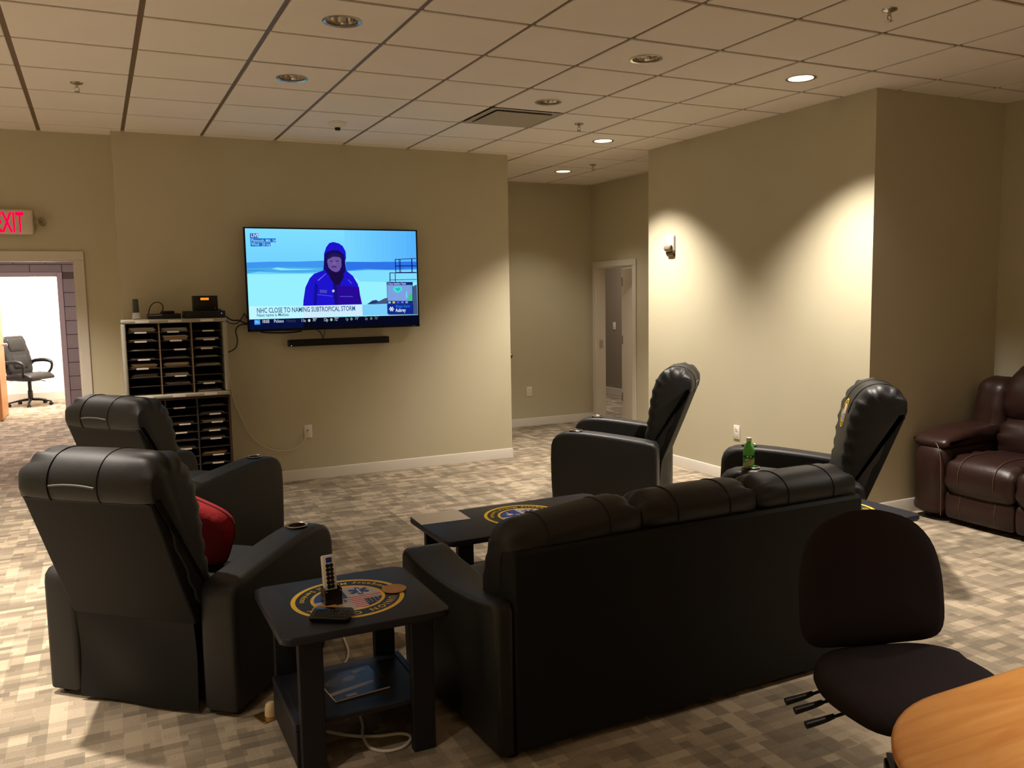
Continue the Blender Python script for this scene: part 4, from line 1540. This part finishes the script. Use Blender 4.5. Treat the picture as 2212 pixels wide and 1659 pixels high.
for i in range(11):
    for j in range(4):
        box(bm, -.060 + i * .0112, -.0515 + i * .0112, -.026 + j * .013, -.0165 + j * .013, .0172, .0192, bev=.001, seg=1, M=T(0, 0, .005) @ MR)
tag(obj('keys', bm, PLAS, t, smooth=False), kind='stuff')
t = thing('remote_control', 'white remote control with black buttons standing in a black holder', 'remote', (.726, 3.075, .5345), D(4))
MW = T(0, .012, .008) @ R(D(-9), 'X')
bm = BM(); box(bm, -.0255, .0255, -.011, .011, 0, .17, bev=.006, seg=2, M=MW); obj('body', bm, WHT, t)
bm = BM(); box(bm, -.0115, .0115, -.0125, -.011, .143, .162, bev=.001, seg=1, M=MW); obj('logo_panel', bm, SBLU, t, smooth=False)
bm = BM()
for k in range(6):
    for sx in (-1, 1):
        lathe(bm, [(.008, 0), (.008, .002), (.006, .003), (.001, .003)], 12, M=MW @ T(sx * .007, -.011, .132 - k * .0155) @ R(PI / 2, 'X'))
obj('buttons', bm, PLAS, t)
t = thing('remote_holder', 'small black plastic holder on the seal of the side table', 'holder', (.726, 3.075, .5345), D(4))
bm = BM()
box(bm, -.032, .032, -.022, -.019, 0, .062, bev=.001, seg=1)
box(bm, -.032, .032, .034, .037, 0, .062, bev=.001, seg=1)
box(bm, -.032, -.029, -.019, .034, 0, .062, bev=.001, seg=1)
box(bm, .029, .032, -.019, .034, 0, .062, bev=.001, seg=1)
box(bm, -.029, .029, -.019, .034, 0, .004)
obj('tray', bm, mat('holder_black', (10, 10, 11), .25), t, smooth=False)
bm = BM(); lathe(bm, [(.003, 0), (.002, .0015), (.0005, .0018)], 10, M=T(.026, -.022, .054) @ R(PI / 2, 'X')); lathe(bm, [(.003, 0), (.002, .0015), (.0005, .0018)], 10, M=T(-.026, -.022, .054) @ R(PI / 2, 'X')); obj('screws', bm, STEEL, t)
# magazine on the lower shelf
t = thing('magazine', 'glossy dark magazine on the lower shelf of the side table', 'magazine', (.80, 3.115, .1905), D(6))
bm = BM(); box(bm, -.108, .108, -.112, .112, 0, .006, bev=.001, seg=1); obj('pages', bm, PAPER, t, smooth=False)
bm = BM()
poly(bm, [(-.108, -.112, .0064), (.108, -.112, .0064), (.108, .112, .0064), (-.108, .112, .0064)], 0)
poly(bm, [(-.108, -.07, .0066), (.07, -.045, .0066), (.075, -.02, .0066), (-.108, -.045, .0066)], 1)
poly(bm, outline([(-.10, .03), (-.06, .07), (0, .085), (.05, .06), (.02, .02), (-.05, .0)], 3) and [(a, b, .0066) for a, b in outline([(-.10, .03), (-.06, .07), (0, .085), (.05, .06), (.02, .02), (-.05, .0)], 3)], 2)
poly(bm, [(a, b, .0068) for a, b in outline([(-.03, .03), (0, .06), (.03, .05), (.01, .02)], 3)], 3)
poly(bm, [(.03, .07, .0066), (.09, .075, .0066), (.09, .10, .0066), (.03, .095, .0066)], 3)
box(bm, -.06, -.02, -.105, -.088, .0062, .0066, mi=1)
obj('cover', bm, [mat('magazine_dark', (44, 38, 38), .25), mat('magazine_cream', (188, 166, 144), .3), mat('magazine_grey', (96, 90, 88), .3), mat('magazine_pale', (150, 146, 142), .3)], t, smooth=False)

# cords and floor outlet
CORD = mat('white_cord', (214, 206, 190), .5)
bm = BM()
tube(bm, [(.60, 3.52, .03), (.585, 3.44, .045), (.55, 3.39, .05)], .006, 8)
tube(bm, [(.60, 3.52, .03), (.66, 3.56, .012), (.75, 3.62, .006), (.90, 3.70, .006), (.97, 3.83, .006), (1.0, 4.05, .006)], .005, 8)
tag(obj('power_cord', bm, CORD), 'white power cord running from the floor outlet past the side table', 'cord')
bm = BM(); tube(bm, [(.70, 3.15, .007), (.78, 3.07, .007), (.86, 3.02, .009), (.95, 3.0, .007), (.975, 2.955, .007), (.93, 2.905, .007), (.86, 2.905, .007), (.815, 2.96, .007), (.815, 3.05, .013), (.84, 3.14, .007), (.86, 3.3, .007)], .006, 8)
tag(obj('looped_cord', bm, CORD), 'pale cord lying in a loop on the floor under the side table', 'cord')
t = thing('floor_outlet', 'brass floor outlet with a plug, beside the side table', 'outlet', (.535, 3.39, 0), D(20))
BRASS = mat('brass', (186, 148, 92), .3, metal=.9)
bm = BM(); slab(bm, .055, .045, .006, 0, .006, bev=.002); obj('plate', bm, BRASS, t)
bm = BM(); lathe(bm, [(.024, .006), (.024, .03), (.02, .05), (.012, .058), (.001, .058)], 20); obj('plug', bm, mat('cream_plastic', (206, 184, 142), .5), t)
bm = BM(); lathe(bm, [(.016, .006), (.016, .009), (.001, .009)], 18, M=T(.036, .018, 0)); obj('cover_cap', bm, BRASS, t)

# ------------------------------------------------------------------ green bottle in the arm of the sealed recliner
cup = rec4.matrix_basis @ Vector((-.385, .645, .558))
t = thing('soda_bottle', 'green plastic soda bottle standing in a recliner cup holder', 'bottle', (cup.x, cup.y, .5595), D(-42))
GPL = mat('green_bottle', (118, 212, 98), .10, trans=.35, ior=1.2)
bm = BM(); lathe(bm, [(.001, .0), (.028, .0), (.032, .006), (.0335, .03), (.0325, .055), (.0325, .135), (.0335, .150), (.032, .168), (.026, .190), (.016, .208), (.0125, .215), (.0125, .222)], 28); obj('body', bm, GPL, t, ang=60)
bm = BM(); lathe(bm, [(.001, .218), (.015, .218), (.0152, .232), (.0145, .238), (.001, .238)], 20); obj('cap', bm, WHT, t)
LBL = [mat('label_green', (40, 150, 48), .35), mat('label_dark', (8, 60, 24), .4), mat('label_red', (206, 58, 34), .4), mat('label_white', (232, 232, 220), .4), mat('label_lime', (150, 206, 90), .4)]
bm = BM()
lathe(bm, [(.0331, .055), (.0331, .135)], 28, cap0=False, cap1=False, mi=0)
lathe(bm, [(.0333, .122), (.0333, .135)], 28, cap0=False, cap1=False, mi=1)
fl = BM()


def wrap(fb, rad):
    for v in fb.verts:
        a = v.co.x / rad
        rr = rad + v.co.z
        v.co = Vector((rr * math.sin(a), -rr * math.cos(a), v.co.y))


# slanted band and lettering, wrapped round the label
for k in range(10):
    u0, u1 = -.042 + k * .0084, -.042 + (k + 1) * .0084
    poly(fl, [(u0, .073 + u0 * .42, .0002), (u1, .073 + u1 * .42, .0002), (u1, .103 + u1 * .42, .0002), (u0, .103 + u0 * .42, .0002)], 4)
MT = T(0, .078, .0005) @ R(D(20), 'Z')
text(fl, 'DEW', .030, MT, 3, bold=.05, align='CENTER', sx=.86, shear=.3)
text(fl, 'DEW', .030, MT @ T(0, 0, .0003), 2, bold=.01, align='CENTER', sx=.86, shear=.3)
text(fl, 'Mtn', .017, T(-.008, .104, .0005) @ R(D(20), 'Z'), 3, bold=.02, align='CENTER', shear=.3)
poly(fl, [(-.012, .124, .0004), (-.002, .124, .0004), (-.002, .133, .0004), (-.012, .133, .0004)], 3)
poly(fl, [(.006, .125, .0004), (.016, .125, .0004), (.016, .132, .0004), (.006, .132, .0004)], 3)
for k in range(5):
    u = -.03 + k * .013
    poly(fl, [(u, .057, .0003), (u + .010, .057, .0003), (u + .006, .068, .0003)], 1)
wrap(fl, .0335)
merge(bm, fl.copy(), None, 0) if False else None
me_ = bpy.data.meshes.new('tmp'); fl.to_mesh(me_); fl.free(); bm.from_mesh(me_); bpy.data.meshes.remove(me_)
obj('label_wrap', bm, LBL, t, smooth=False)

# ------------------------------------------------------------------ mail sorters by the television wall
def sorter(name, label, x0, x1, z0, z1, rows, frame_mat, fw, yb, depth, div):
    t = thing(name, label, 'mail sorter', ((x0 + x1) / 2, yb, z0), 0)
    hw, hh = (x1 - x0) / 2, z1 - z0
    bm = BM(); box(bm, -hw + .004, hw - .004, -.012, 0, .004, hh - .004); obj('rear_panel', bm, DARKB, t, smooth=False)
    for n, b_ in (('side', (-hw, -hw + fw, 0, hh)), ('side', (hw - fw, hw, 0, hh)), ('top_board', (-hw, hw, hh - fw, hh)), ('bottom_board', (-hw, hw, 0, fw))):
        bm = BM()
        if n == 'side':
            box(bm, b_[0], b_[1], -depth, -.012, fw, hh - fw, bev=min(.012, fw * .4), seg=3)
        else:
            box(bm, b_[0], b_[1], -depth, -.012, b_[2], b_[3], bev=min(.012, fw * .4), seg=3)
        obj(n, bm, frame_mat, t)
    cw = (2 * hw - 2 * fw) / 3
    for k in (1, 2):
        x = -hw + fw + cw * k
        bm = BM(); box(bm, x - .005, x + .005, -depth + .015, -.012, fw, hh - fw, bev=.001, seg=1); obj('divider', bm, DIVM if div else SHELFM, t, smooth=False)
    rh = (hh - 2 * fw) / rows
    for c in range(3):
        for r_ in range(1, rows):
            z = fw + rh * r_
            xa = -hw + fw + cw * c
            bm = BM(); box(bm, xa + .006, xa + cw - .006, -depth + .02, -.013, z - .0025, z + .0025); s = obj('shelf', bm, SHELFM, t, smooth=False)
            if random.random() < .35:
                continue
            xl = xa + cw / 2 + random.uniform(-.02, .03)
            bm = BM(); box(bm, xl - .045, xl + .045, -depth + .0175, -depth + .0198, z - .006, z + .006); obj('label_strip', bm, PAPER, s, smooth=False)
    if fw > .02:
        for c in range(3):
            xa = -hw + fw + cw * (c + .5)
            bm = BM(); box(bm, xa - .05, xa + .05, -depth - .0012, -depth + .001, hh - fw + .006, hh - .008); obj('top_label', bm, PAPER, t, smooth=False)
            bm = BM(); box(bm, xa - .05, xa + .05, -depth - .0012, -depth + .001, .008, fw - .006); obj('bottom_label', bm, PAPER, t, smooth=False)
    return t, hw, fw, cw, rh


YS = YTV - .006
up, hw, fw, cw, rh = sorter('mail_sorter', 'grey framed mail sorter with three columns of slots, upper unit under the black radio', .172, .974, .872, 1.516, 8, GREYP, .032, YS, .352, True)
lo, hw2, fw2, cw2, rh2 = sorter('mail_sorter', 'dark walnut mail sorter, lower unit under the grey framed one', .205, .975, .212, .868, 9, WALN, .016, YS, .33, False)
t = thing('plinth', 'low grey plinth carrying the two mail sorters', 'stand', (.59, YS - .165, 0))
bm = BM(); box(bm, -.385, .385, -.17, .165, .185, .211, bev=.004); obj('top_board', bm, GREYP, t)
for sx in (-.36, .36):
    bm = BM(); box(bm, sx - .015, sx + .015, -.16, .16, 0, .185, bev=.003, seg=1); obj('panel', bm, GREYP, t, smooth=False)

COLN = ('left', 'middle', 'right')
ORD = ('top', 'second', 'third', 'fourth', 'fifth', 'sixth', 'seventh', 'eighth', 'ninth')
GREYPAP = mat('grey_paper', (168, 160, 150), .8)


def papers(unit, u, ox, oz, c, r_, rows, fwid, cwid, rhei, depth, hwid, n, mats, wfrac=.80):
    """stack of sheets in the slot (column c, row r_ from the top)"""
    z = oz + fwid + rhei * (rows - 1 - r_) + .0027 + (0 if r_ < rows - 1 else 0)
    xa = ox - hwid + fwid + cwid * c
    bm = BM()
    zz = 0
    for k in range(n):
        h = random.uniform(.0026, .0042)
        dx = random.uniform(-.008, .008)
        wd = cwid * wfrac * random.uniform(.86, 1) / 2
        dy = random.uniform(0, .025)
        a = R(D(random.uniform(-1.2, 1.2)), 'Z')
        box(bm, -wd + dx, wd + dx, -depth + .045 + dy, -.05, zz, zz + h, mi=k % len(mats), M=a)
        zz += h + .0006
    o = obj('paper_stack', bm, mats, loc=(xa + cwid / 2, YS, z), smooth=False)
    tag(o, 'papers in the %s slot of the %s column of the %s mail sorter' % (ORD[r_], COLN[c], unit), 'papers', 'papers in the mail sorters')


WM, MM, GM = [PAPER, GREYPAP], [MANILA, PAPER], [GREYPAP, SHELFM]
for c, r_, n, mm in ((0, 0, 9, WM), (0, 1, 3, WM), (0, 2, 1, WM), (0, 3, 1, WM), (0, 4, 9, MM), (0, 5, 5, GM),
                     (1, 0, 7, WM), (1, 1, 10, MM), (1, 3, 2, WM), (1, 4, 9, MM), (1, 5, 6, WM), (1, 6, 4, WM),
                     (2, 1, 3, WM), (2, 2, 2, MM), (2, 3, 2, WM), (2, 4, 3, WM), (2, 6, 4, GM), (2, 7, 3, WM)):
    papers('grey', up, .573, .872, c, r_, 8, fw, cw, rh, .352, hw, n, mm)
for c, r_, n, mm in ((1, 2, 2, WM), (1, 3, 2, GM), (1, 4, 2, GM), (1, 5, 2, WM), (1, 7, 3, WM), (2, 0, 2, GM), (2, 1, 2, WM), (2, 2, 3, WM), (2, 3, 2, WM), (2, 4, 2, WM), (2, 6, 5, MM), (2, 7, 2, GM)):
    papers('walnut', lo, .59, .212, c, r_, 9, fw2, cw2, rh2, .33, hw2, n, mm)

# devices on top of the sorter
ZT = 1.5165
t = thing('desk_phone_handset', 'slim dark cordless handset in a silver base on the sorter', 'phone', (.292, 7.60, ZT), D(8))
bm = BM(); box(bm, -.030, .030, -.035, .035, 0, .055, bev=.008, M=None)
for v in bm.verts:
    if v.co.z > .03:
        v.co.x *= .86; v.co.y *= .6
obj('base', bm, mat('silver_plastic', (170, 164, 152), .35), t)
bm = BM(); box(bm, -.024, .024, -.014, .014, .045, .165, bev=.008, seg=2)
for v in bm.verts:
    if v.co.z > .1:
        v.co.x *= .86
obj('handset', bm, mat('slate_plastic', (66, 66, 62), .5), t)
t = thing('cable_box', 'flat black cable box on the left half of the sorter top', 'electronics', (.50, 7.60, ZT))
bm = BM(); box(bm, -.125, .125, -.10, .10, 0, .042, bev=.004); obj('case', bm, PLAS, t)
bm = BM(); box(bm, -.12, -.02, -.1012, -.1, .028, .036); obj('silver_strip', bm, STEEL, t, smooth=False)
t = thing('small_black_box', 'small black adapter box lying on the cable box', 'electronics', (.53, 7.58, ZT + .0425))
bm = BM(); box(bm, -.05, .05, -.04, .04, 0, .022, bev=.005); obj('case', bm, PLAS, t)
bm = BM(); box(bm, -.03, .03, -.0408, -.0398, .008, .012); obj('front_slot', bm, DARKB, t, smooth=False)
t = thing('video_player', 'wide black box with a blue light under the radio', 'electronics', (.815, 7.60, ZT))
bm = BM(); box(bm, -.165, .155, -.12, .10, 0, .058, bev=.005); obj('case', bm, PLAS, t)
bm = BM(); lathe(bm, [(.005, 0), (.004, .002), (.0005, .0025)], 12, M=T(.125, -.12, .036) @ R(PI / 2, 'X')); obj('blue_light', bm, glow('led_blue', (60, 70, 255), 3), t)
t = thing('radio_receiver', 'black radio with an orange lit display on the sorter', 'radio', (.826, 7.61, ZT + .0585))
bm = BM(); box(bm, -.097, .097, -.06, .06, 0, .125, bev=.006); obj('case', bm, PLAS, t)
bm = BM(); box(bm, -.052, .038, -.0625, -.06, .082, .114, bev=.002, seg=1); obj('display_bezel', bm, mat('bezel_gloss', (8, 8, 12), .2), t, smooth=False)
bm = BM(); box(bm, -.040, .026, -.0632, -.0624, .088, .108); obj('display', bm, glow('display_orange', (246, 150, 30), 1.0), t, smooth=False)
bm = BM(); lathe(bm, [(.004, 0), (.004, .003), (.0005, .003)], 12, M=T(.072, -.06, .018) @ R(PI / 2, 'X')); obj('knob', bm, STEEL, t)
# cables
BC = mat('black_cable', (14, 13, 13), .5)
bm = BM(); tube(bm, [(.395, 7.68, ZT + .01), (.392, 7.69, ZT + .05), (.41, 7.69, ZT + .105), (.45, 7.69, ZT + .135), (.49, 7.69, ZT + .125), (.505, 7.69, ZT + .085), (.485, 7.70, ZT + .05), (.47, 7.70, ZT + .03)], .004, 7)
tag(obj('cable_loop', bm, BC), 'thin black cable standing in a loop behind the cable box', 'cable')
bm = BM()
tube(bm, [(.93, 7.68, ZT + .07), (.97, 7.72, ZT + .055), (1.0, 7.75, ZT + .01), (1.06, 7.78, ZT - .03), (1.12, 7.78, ZT - .035), (1.17, 7.79, ZT - .06), (1.24, 7.79, ZT - .06)], .006, 8)
tube(bm, [(.97, 7.70, ZT + .02), (1.03, 7.77, ZT - .05), (1.10, 7.79, ZT - .06), (1.15, 7.79, ZT - .01), (1.17, 7.79, ZT + .02), (1.20, 7.79, ZT - .04)], .004, 8)
tube(bm, [(1.20, 7.79, ZT - .07), (1.13, 7.80, ZT - .075), (1.09, 7.80, ZT - .12), (1.10, 7.80, ZT - .2), (1.085, 7.80, ZT - .27), (1.03, 7.80, ZT - .305), (.985, 7.795, ZT - .31)], .005, 8)
tag(obj('cable_bundle', bm, BC), 'tangle of black cables between the sorter and the television', 'cable')
bm = BM()
tube(bm, [(1.30, 7.79, 1.375), (1.36, 7.79, 1.366), (1.50, 7.79, 1.360), (1.62, 7.79, 1.366), (1.66, 7.79, 1.373)], .006, 8)
tube(bm, [(1.80, 7.79, 1.375), (1.83, 7.79, 1.35), (1.85, 7.79, 1.298)], .004, 8)
tube(bm, [(1.87, 7.79, 1.375), (1.865, 7.79, 1.34), (1.85, 7.79, 1.298)], .003, 8)
tag(obj('hanging_cables', bm, BC), 'black cables hanging below the television to the soundbar', 'cable')
bm = BM(); tube(bm, [(1.005, 7.805, 1.20), (1.02, 7.808, .98), (1.04, 7.808, .80), (1.095, 7.808, .634), (1.185, 7.808, .44), (1.34, 7.808, .32), (1.526, 7.808, .294), (1.633, 7.80, .357), (1.676, 7.79, .440), (1.682, 7.803, .456)], .004, 8)
tag(obj('coax_cable', bm, CORD), 'thin white cable drooping along the wall to the coax plate', 'cable')

# ------------------------------------------------------------------ brown leather sofa at the right
t = thing('leather_sofa', 'brown leather reclining sofa against the right wall', 'sofa', (6.255, 3.27, 0), PI / 2)
for s in (-1, 1):
    bm = BM(); pillow(bm, outline([(.10, .05), (.10, .50), (.25, .545), (.60, .545), (.80, .55), (.875, .53), (.915, .46), (.925, .33), (.91, .15), (.89, .05), (.5, .03)], 4), .135, .075, xc=s * .915, nx=5, crown=.012)
    arm = obj('arm', bm, BRN, t, ang=75)
    bm = BM(); pillow(bm, outline([(.18, .545), (.16, .60), (.22, .645), (.40, .650), (.62, .640), (.80, .612), (.885, .575), (.90, .54), (.84, .525), (.5, .53)], 4), .150, .045, xc=s * .92, nx=5, wr=.003, freq=40, crown=.008); obj('arm_pad', bm, BRN, t, ang=75)
    bm = BM(); tube(bm, [(s * .785, .93, .05), (s * .778, .945, .25), (s * .79, .94, .42), (s * .82, .925, .52), (s * .87, .90, .565)], .004, 6); obj('piping', bm, BRNS, t)
    bm = BM(); pillow(bm, outline([(.06, .40), (.03, .80), (.05, .93), (.13, .99), (.24, .97), (.30, .88), (.33, .70), (.34, .50), (.25, .42)], 4), .13, .08, xc=s * .90, nx=5, wr=.004, freq=40); obj('back_wing', bm, BRN, t, ang=75)
for k in (-1, 0, 1):
    xc = k * .52
    bm = BM(); pillow(bm, outline([(.25, .30), (.25, .44), (.45, .475), (.70, .485), (.84, .47), (.915, .42), (.935, .33), (.915, .245), (.86, .225), (.6, .26)], 4), .262, .055, xc=xc, nx=10, wr=.007, freq=45, reach=.05, crown=.012); s_ = obj('seat_cushion', bm, BRN, t, ang=75)
    for sx in (-.13, .13):
        bm = BM(); tube(bm, [(xc + sx, .45, .4885), (xc + sx, .70, .4985), (xc + sx, .845, .4835), (xc + sx, .925, .428), (xc + sx, .947, .33), (xc + sx, .92, .24)], .003, 6); obj('stitched_seam', bm, BRNS, s_)
    bm = BM(); pillow(bm, outline([(.80, .05), (.80, .21), (.86, .23), (.905, .215), (.915, .13), (.90, .05), (.86, .04)], 4), .260, .03, xc=xc, nx=8, crown=.005); f_ = obj('footrest', bm, BRN, t, ang=75)
    for sx in (-.13, .13):
        bm = BM(); tube(bm, [(xc + sx, .91, .215), (xc + sx, .921, .13), (xc + sx, .906, .05)], .0025, 6); obj('stitched_seam', bm, BRNS, f_)
    bm = BM(); pillow(bm, outline([(.12, .44), (.10, .66), (.18, .72), (.30, .71), (.38, .64), (.405, .55), (.38, .47), (.28, .43)], 4), .262, .08, xc=xc, nx=10, wr=.010, freq=60, reach=.10, crown=.012); obj('lumbar_cushion', bm, BRN, t, ang=75)
    bm = BM(); pillow(bm, outline([(.04, .68), (.01, .92), (.03, 1.04), (.10, 1.085), (.20, 1.07), (.30, .98), (.345, .85), (.33, .74), (.26, .69)], 4), .262, .09, xc=xc, nx=10, wr=.006, freq=50, reach=.08, crown=.012); obj('headrest', bm, BRN, t, ang=75)
bm = BM(); box(bm, -.78, .78, .12, .80, .05, .30, bev=.01); obj('base', bm, mat('sofa_underside', (20, 14, 12), .8), t)
for sx in (-.95, .95):
    for sy in (.2, .82):
        bm = BM(); box(bm, sx - .03, sx + .03, sy - .03, sy + .03, 0, .06, bev=.004); obj('foot', bm, PLAS, t)


# ------------------------------------------------------------------ swivel chairs
def star_base(t, rot0, rad=.30, hub=.10, col=PLAS, wheel=.026):
    for k in range(5):
        a = rot0 + k * 2 * PI / 5
        M = R(a, 'Z')
        bm = BM()
        prism(bm, [(0, hub - .035), (0, hub + .005), (rad * .5, hub - .012), (rad, .075), (rad + .015, .068), (rad + .015, .056), (rad, .055), (rad * .5, hub - .045)], -.020, .020, bev=.006, seg=2, M=M)
        obj('base_leg', bm, col, t)
        bm = BM()
        for sx in (-.016, .016):
            lathe(bm, [(.001, -.009), (wheel - .004, -.009), (wheel, -.005), (wheel, .005), (wheel - .004, .009), (.001, .009)], 16, M=M @ T(sx, rad + .002, wheel) @ R(PI / 2, 'Y'))
        box(bm, -.008, .008, rad - .014, rad + .018, .02, .058, bev=.003, seg=1, M=M)
        obj('caster', bm, col, t)


t = thing('swivel_chair', 'black fabric swivel chair pulled up behind the wooden table', 'chair', (2.195, 1.760, 0), 0)
FA = D(253)                                # facing direction
MZ = R(FA - PI / 2, 'Z')                   # local +Y -> facing
star_base(t, D(30), .27, .115)
bm = BM(); lathe(bm, [(.036, .08), (.036, .20), (.031, .205), (.031, .27), (.026, .275), (.026, .39)], 20); obj('gas_column', bm, PLAS, t)
bm = BM(); box(bm, -.09, .09, -.12, .12, .375, .405, bev=.006, M=MZ); obj('seat_mechanism', bm, PLAS, t)
bm = BM()
so = outline([(-.15, -.20), (-.235, -.12), (-.262, .02), (-.245, .15), (-.17, .225), (0, .24), (.17, .225), (.245, .15), (.262, .02), (.235, -.12), (.15, -.20), (0, -.215)], 4)
tb = bmesh.new()
rings = []
for sc, z in ((.30, .377), (.86, .380), (.965, .392), (1.0, .415), (.985, .440), (.93, .458), (.80, .467), (.55, .468), (.25, .465)):
    ring = []
    for a, b in so:
        zz = z
        if b * sc > .10:
            zz -= .10 * ((b * sc - .10) / .14) ** 2 * .45 + .0
        if b * sc < -.08 and z > .43:
            zz += .012
        ring.append(tb.verts.new((a * sc * 1.04 + .012, b * sc * .86 - .01, zz + .028)))
    rings.append(ring)
k = len(so)
for j in range(len(rings) - 1):
    for i in range(k):
        tb.faces.new((rings[j][i], rings[j][(i + 1) % k], rings[j + 1][(i + 1) % k], rings[j + 1][i]))
tb.faces.new(rings[0][::-1]); tb.faces.new(rings[-1])
bmesh.ops.recalc_face_normals(tb, faces=tb.faces[:])
merge(bm, tb, MZ)
obj('seat', bm, FAB, t, ang=80)
bo = outline([(-.25, -.08), (-.244, -.155), (-.205, -.202), (-.10, -.216), (0, -.22), (.10, -.216), (.205, -.205), (.244, -.165), (.25, -.08), (.243, .03), (.215, .12), (.155, .185), (.065, .218), (0, .222), (-.065, .218), (-.155, .185), (-.215, .12), (-.243, .03)], 3)
bm = BM()
pad(bm, bo, .065, .03, curve=-.55, rings=8, edge=.45, M=MZ @ T(.03, -.205, .720) @ R(D(7), 'X') @ R(PI, 'Z'))
obj('backrest', bm, FAB, t, ang=80)
bm = BM(); tube(bm, [(0, -.08, .37), (0, -.20, .375), (0, -.265, .42), (0, -.262, .52), (0, -.255, .66)], .0, 6, 0) if False else box(bm, -.035, .035, -.262, -.245, .40, .68, bev=.006, M=MZ); box(bm, -.035, .035, -.262, -.09, .36, .40, bev=.006, M=MZ)
obj('back_support', bm, PLAS, t)
for k, (y0, len_, dz) in enumerate(((-.09, .19, .045), (-.03, .19, .045), (.04, .17, .035))):
    bm = BM()
    tube(bm, [(.10, y0, .372 + dz), (.20, y0, .366 + dz), (.27, y0 - .0, .352 + dz)], .005, 8, 4, M=MZ)
    tube(bm, [(.27, y0, .354 + dz), (.30, y0, .346 + dz), (.36, y0, .334 + dz)], lambda u: .008 + .004 * u, 10, 4, M=MZ)
    obj('lever', bm, PLAS, t)

# executive chair in the far office
t = thing('office_chair', 'black leather executive chair in the bright far office', 'chair', (-1.04, 15.90, 0), D(-130))
star_base(t, D(20), .31, .12)
bm = BM(); lathe(bm, [(.038, .10), (.038, .24), (.028, .25), (.028, .42)], 18); obj('gas_column', bm, PLAS, t)
bm = BM(); box(bm, -.10, .10, -.13, .13, .40, .44, bev=.01); obj('tilt_mechanism', bm, PLAS, t)
bm = BM(); tube(bm, [(-.08, .02, .41), (-.2, .02, .40), (-.3, .03, .37)], .007, 8); obj('lever', bm, PLAS, t)
bm = BM(); pillow(bm, outline([(-.25, .43), (-.25, .50), (-.1, .53), (.12, .535), (.24, .51), (.275, .46), (.24, .43), (0, .42)], 4), .26, .04, nx=8, wr=.004, freq=40); obj('seat', bm, BLK, t, ang=75)
bm = BM(); pillow(bm, outline([(-.22, .48), (-.255, .70), (-.30, .95), (-.33, 1.10), (-.30, 1.13), (-.24, 1.11), (-.20, .95), (-.155, .78), (-.13, .60), (-.14, .49)], 4), .25, .035, nx=8, wr=.004, freq=40)
for v in bm.verts:
    f_ = 1 - .16 * max(0, (v.co.z - .85) / .25) - .10 * max(0, (.62 - v.co.z) / .14)
    v.co.x *= f_
bk = obj('backrest', bm, BLK, t, ang=75)
bm = BM(); pillow(bm, outline([(-.25, .88), (-.26, 1.06), (-.225, 1.09), (-.185, 1.0), (-.175, .90), (-.20, .87)], 3), .165, .025, nx=6); obj('head_panel', bm, BLK, bk, ang=75)
bm = BM(); pillow(bm, outline([(-.21, .60), (-.225, .84), (-.19, .86), (-.145, .78), (-.115, .66), (-.14, .59)], 3), .15, .025, nx=6); obj('lumbar_panel', bm, BLK, bk, ang=75)
for s in (-1, 1):
    bm = BM(); tube(bm, [(s * .25, -.21, .62), (s * .29, -.18, .70), (s * .30, -.05, .725), (s * .30, .10, .72), (s * .30, .18, .68), (s * .295, .17, .58), (s * .25, .10, .47)], lambda u: .020 + .012 * math.sin(PI * min(1, u * 1.4)), 10, 5); obj('armrest', bm, PLAS, t)

# ------------------------------------------------------------------ wooden table in the foreground
t = thing('wooden_table', 'honey coloured wooden table with a rounded corner in the right foreground', 'table', (2.17, .62, 0), 0)
bm = BM()
tt = bmesh.new()
o = rrect(.85, .665, .36, 14)
rings = []
for ins, z in ((.014, .705), (.004, .709), (0, .717), (0, .727), (.004, .735), (.012, .739), (.020, .740)):
    ring = []
    for p in o:
        v = Vector((p[0], p[1]))
        c = Vector((max(-.49, min(.49, p[0])), max(-.305, min(.305, p[1]))))
        n_ = (v - c).normalized() if (v - c).length > 0 else Vector((0, 0))
        q_ = v - n_ * ins
        ring.append(tt.verts.new((q_.x, q_.y, z)))
    rings.append(ring)
k = len(o)
for j in range(len(rings) - 1):
    for i in range(k):
        tt.faces.new((rings[j][i], rings[j][(i + 1) % k], rings[j + 1][(i + 1) % k], rings[j + 1][i]))
tt.faces.new(rings[0][::-1]); tt.faces.new(rings[-1])
merge(bm, tt)
obj('tabletop', bm, WOOD, t, ang=50)
bm = BM(); slab(bm, .66, .45, .02, .62, .704, bev=.004); obj('apron', bm, WOOD, t)
for sx in (-.60, .60):
    for sy in (-.40, .40):
        bm = BM(); lathe(bm, [(.022, 0), (.026, .02), (.022, .05), (.034, .35), (.038, .52), (.030, .56), (.040, .60), (.040, .704)], 18, M=T(sx, sy, 0)); obj('leg', bm, WOOD, t)

# door on the side of the hall, only its knob shows past the end of the television wall
d4 = struct_empty('door_4')
bm = BM(); box(bm, XTV1 + .001, XTV1 + .012, 7.905, 8.75, .11, 2.03, bev=.002, seg=1); l4 = obj('door_leaf', bm, mat('white_door', (232, 224, 210), .4), d4, smooth=False)
bm = BM()
lathe(bm, [(.030, 0), (.030, .006), (.012, .010), (.011, .034), (.022, .042), (.027, .055), (.024, .066), (.001, .070)], 20, M=T(XTV1 + .012, 7.965, 1.035) @ R(PI / 2, 'Y'))
obj('door_knob', bm, mat('dark_bronze', (70, 56, 42), .35, metal=.8), l4)
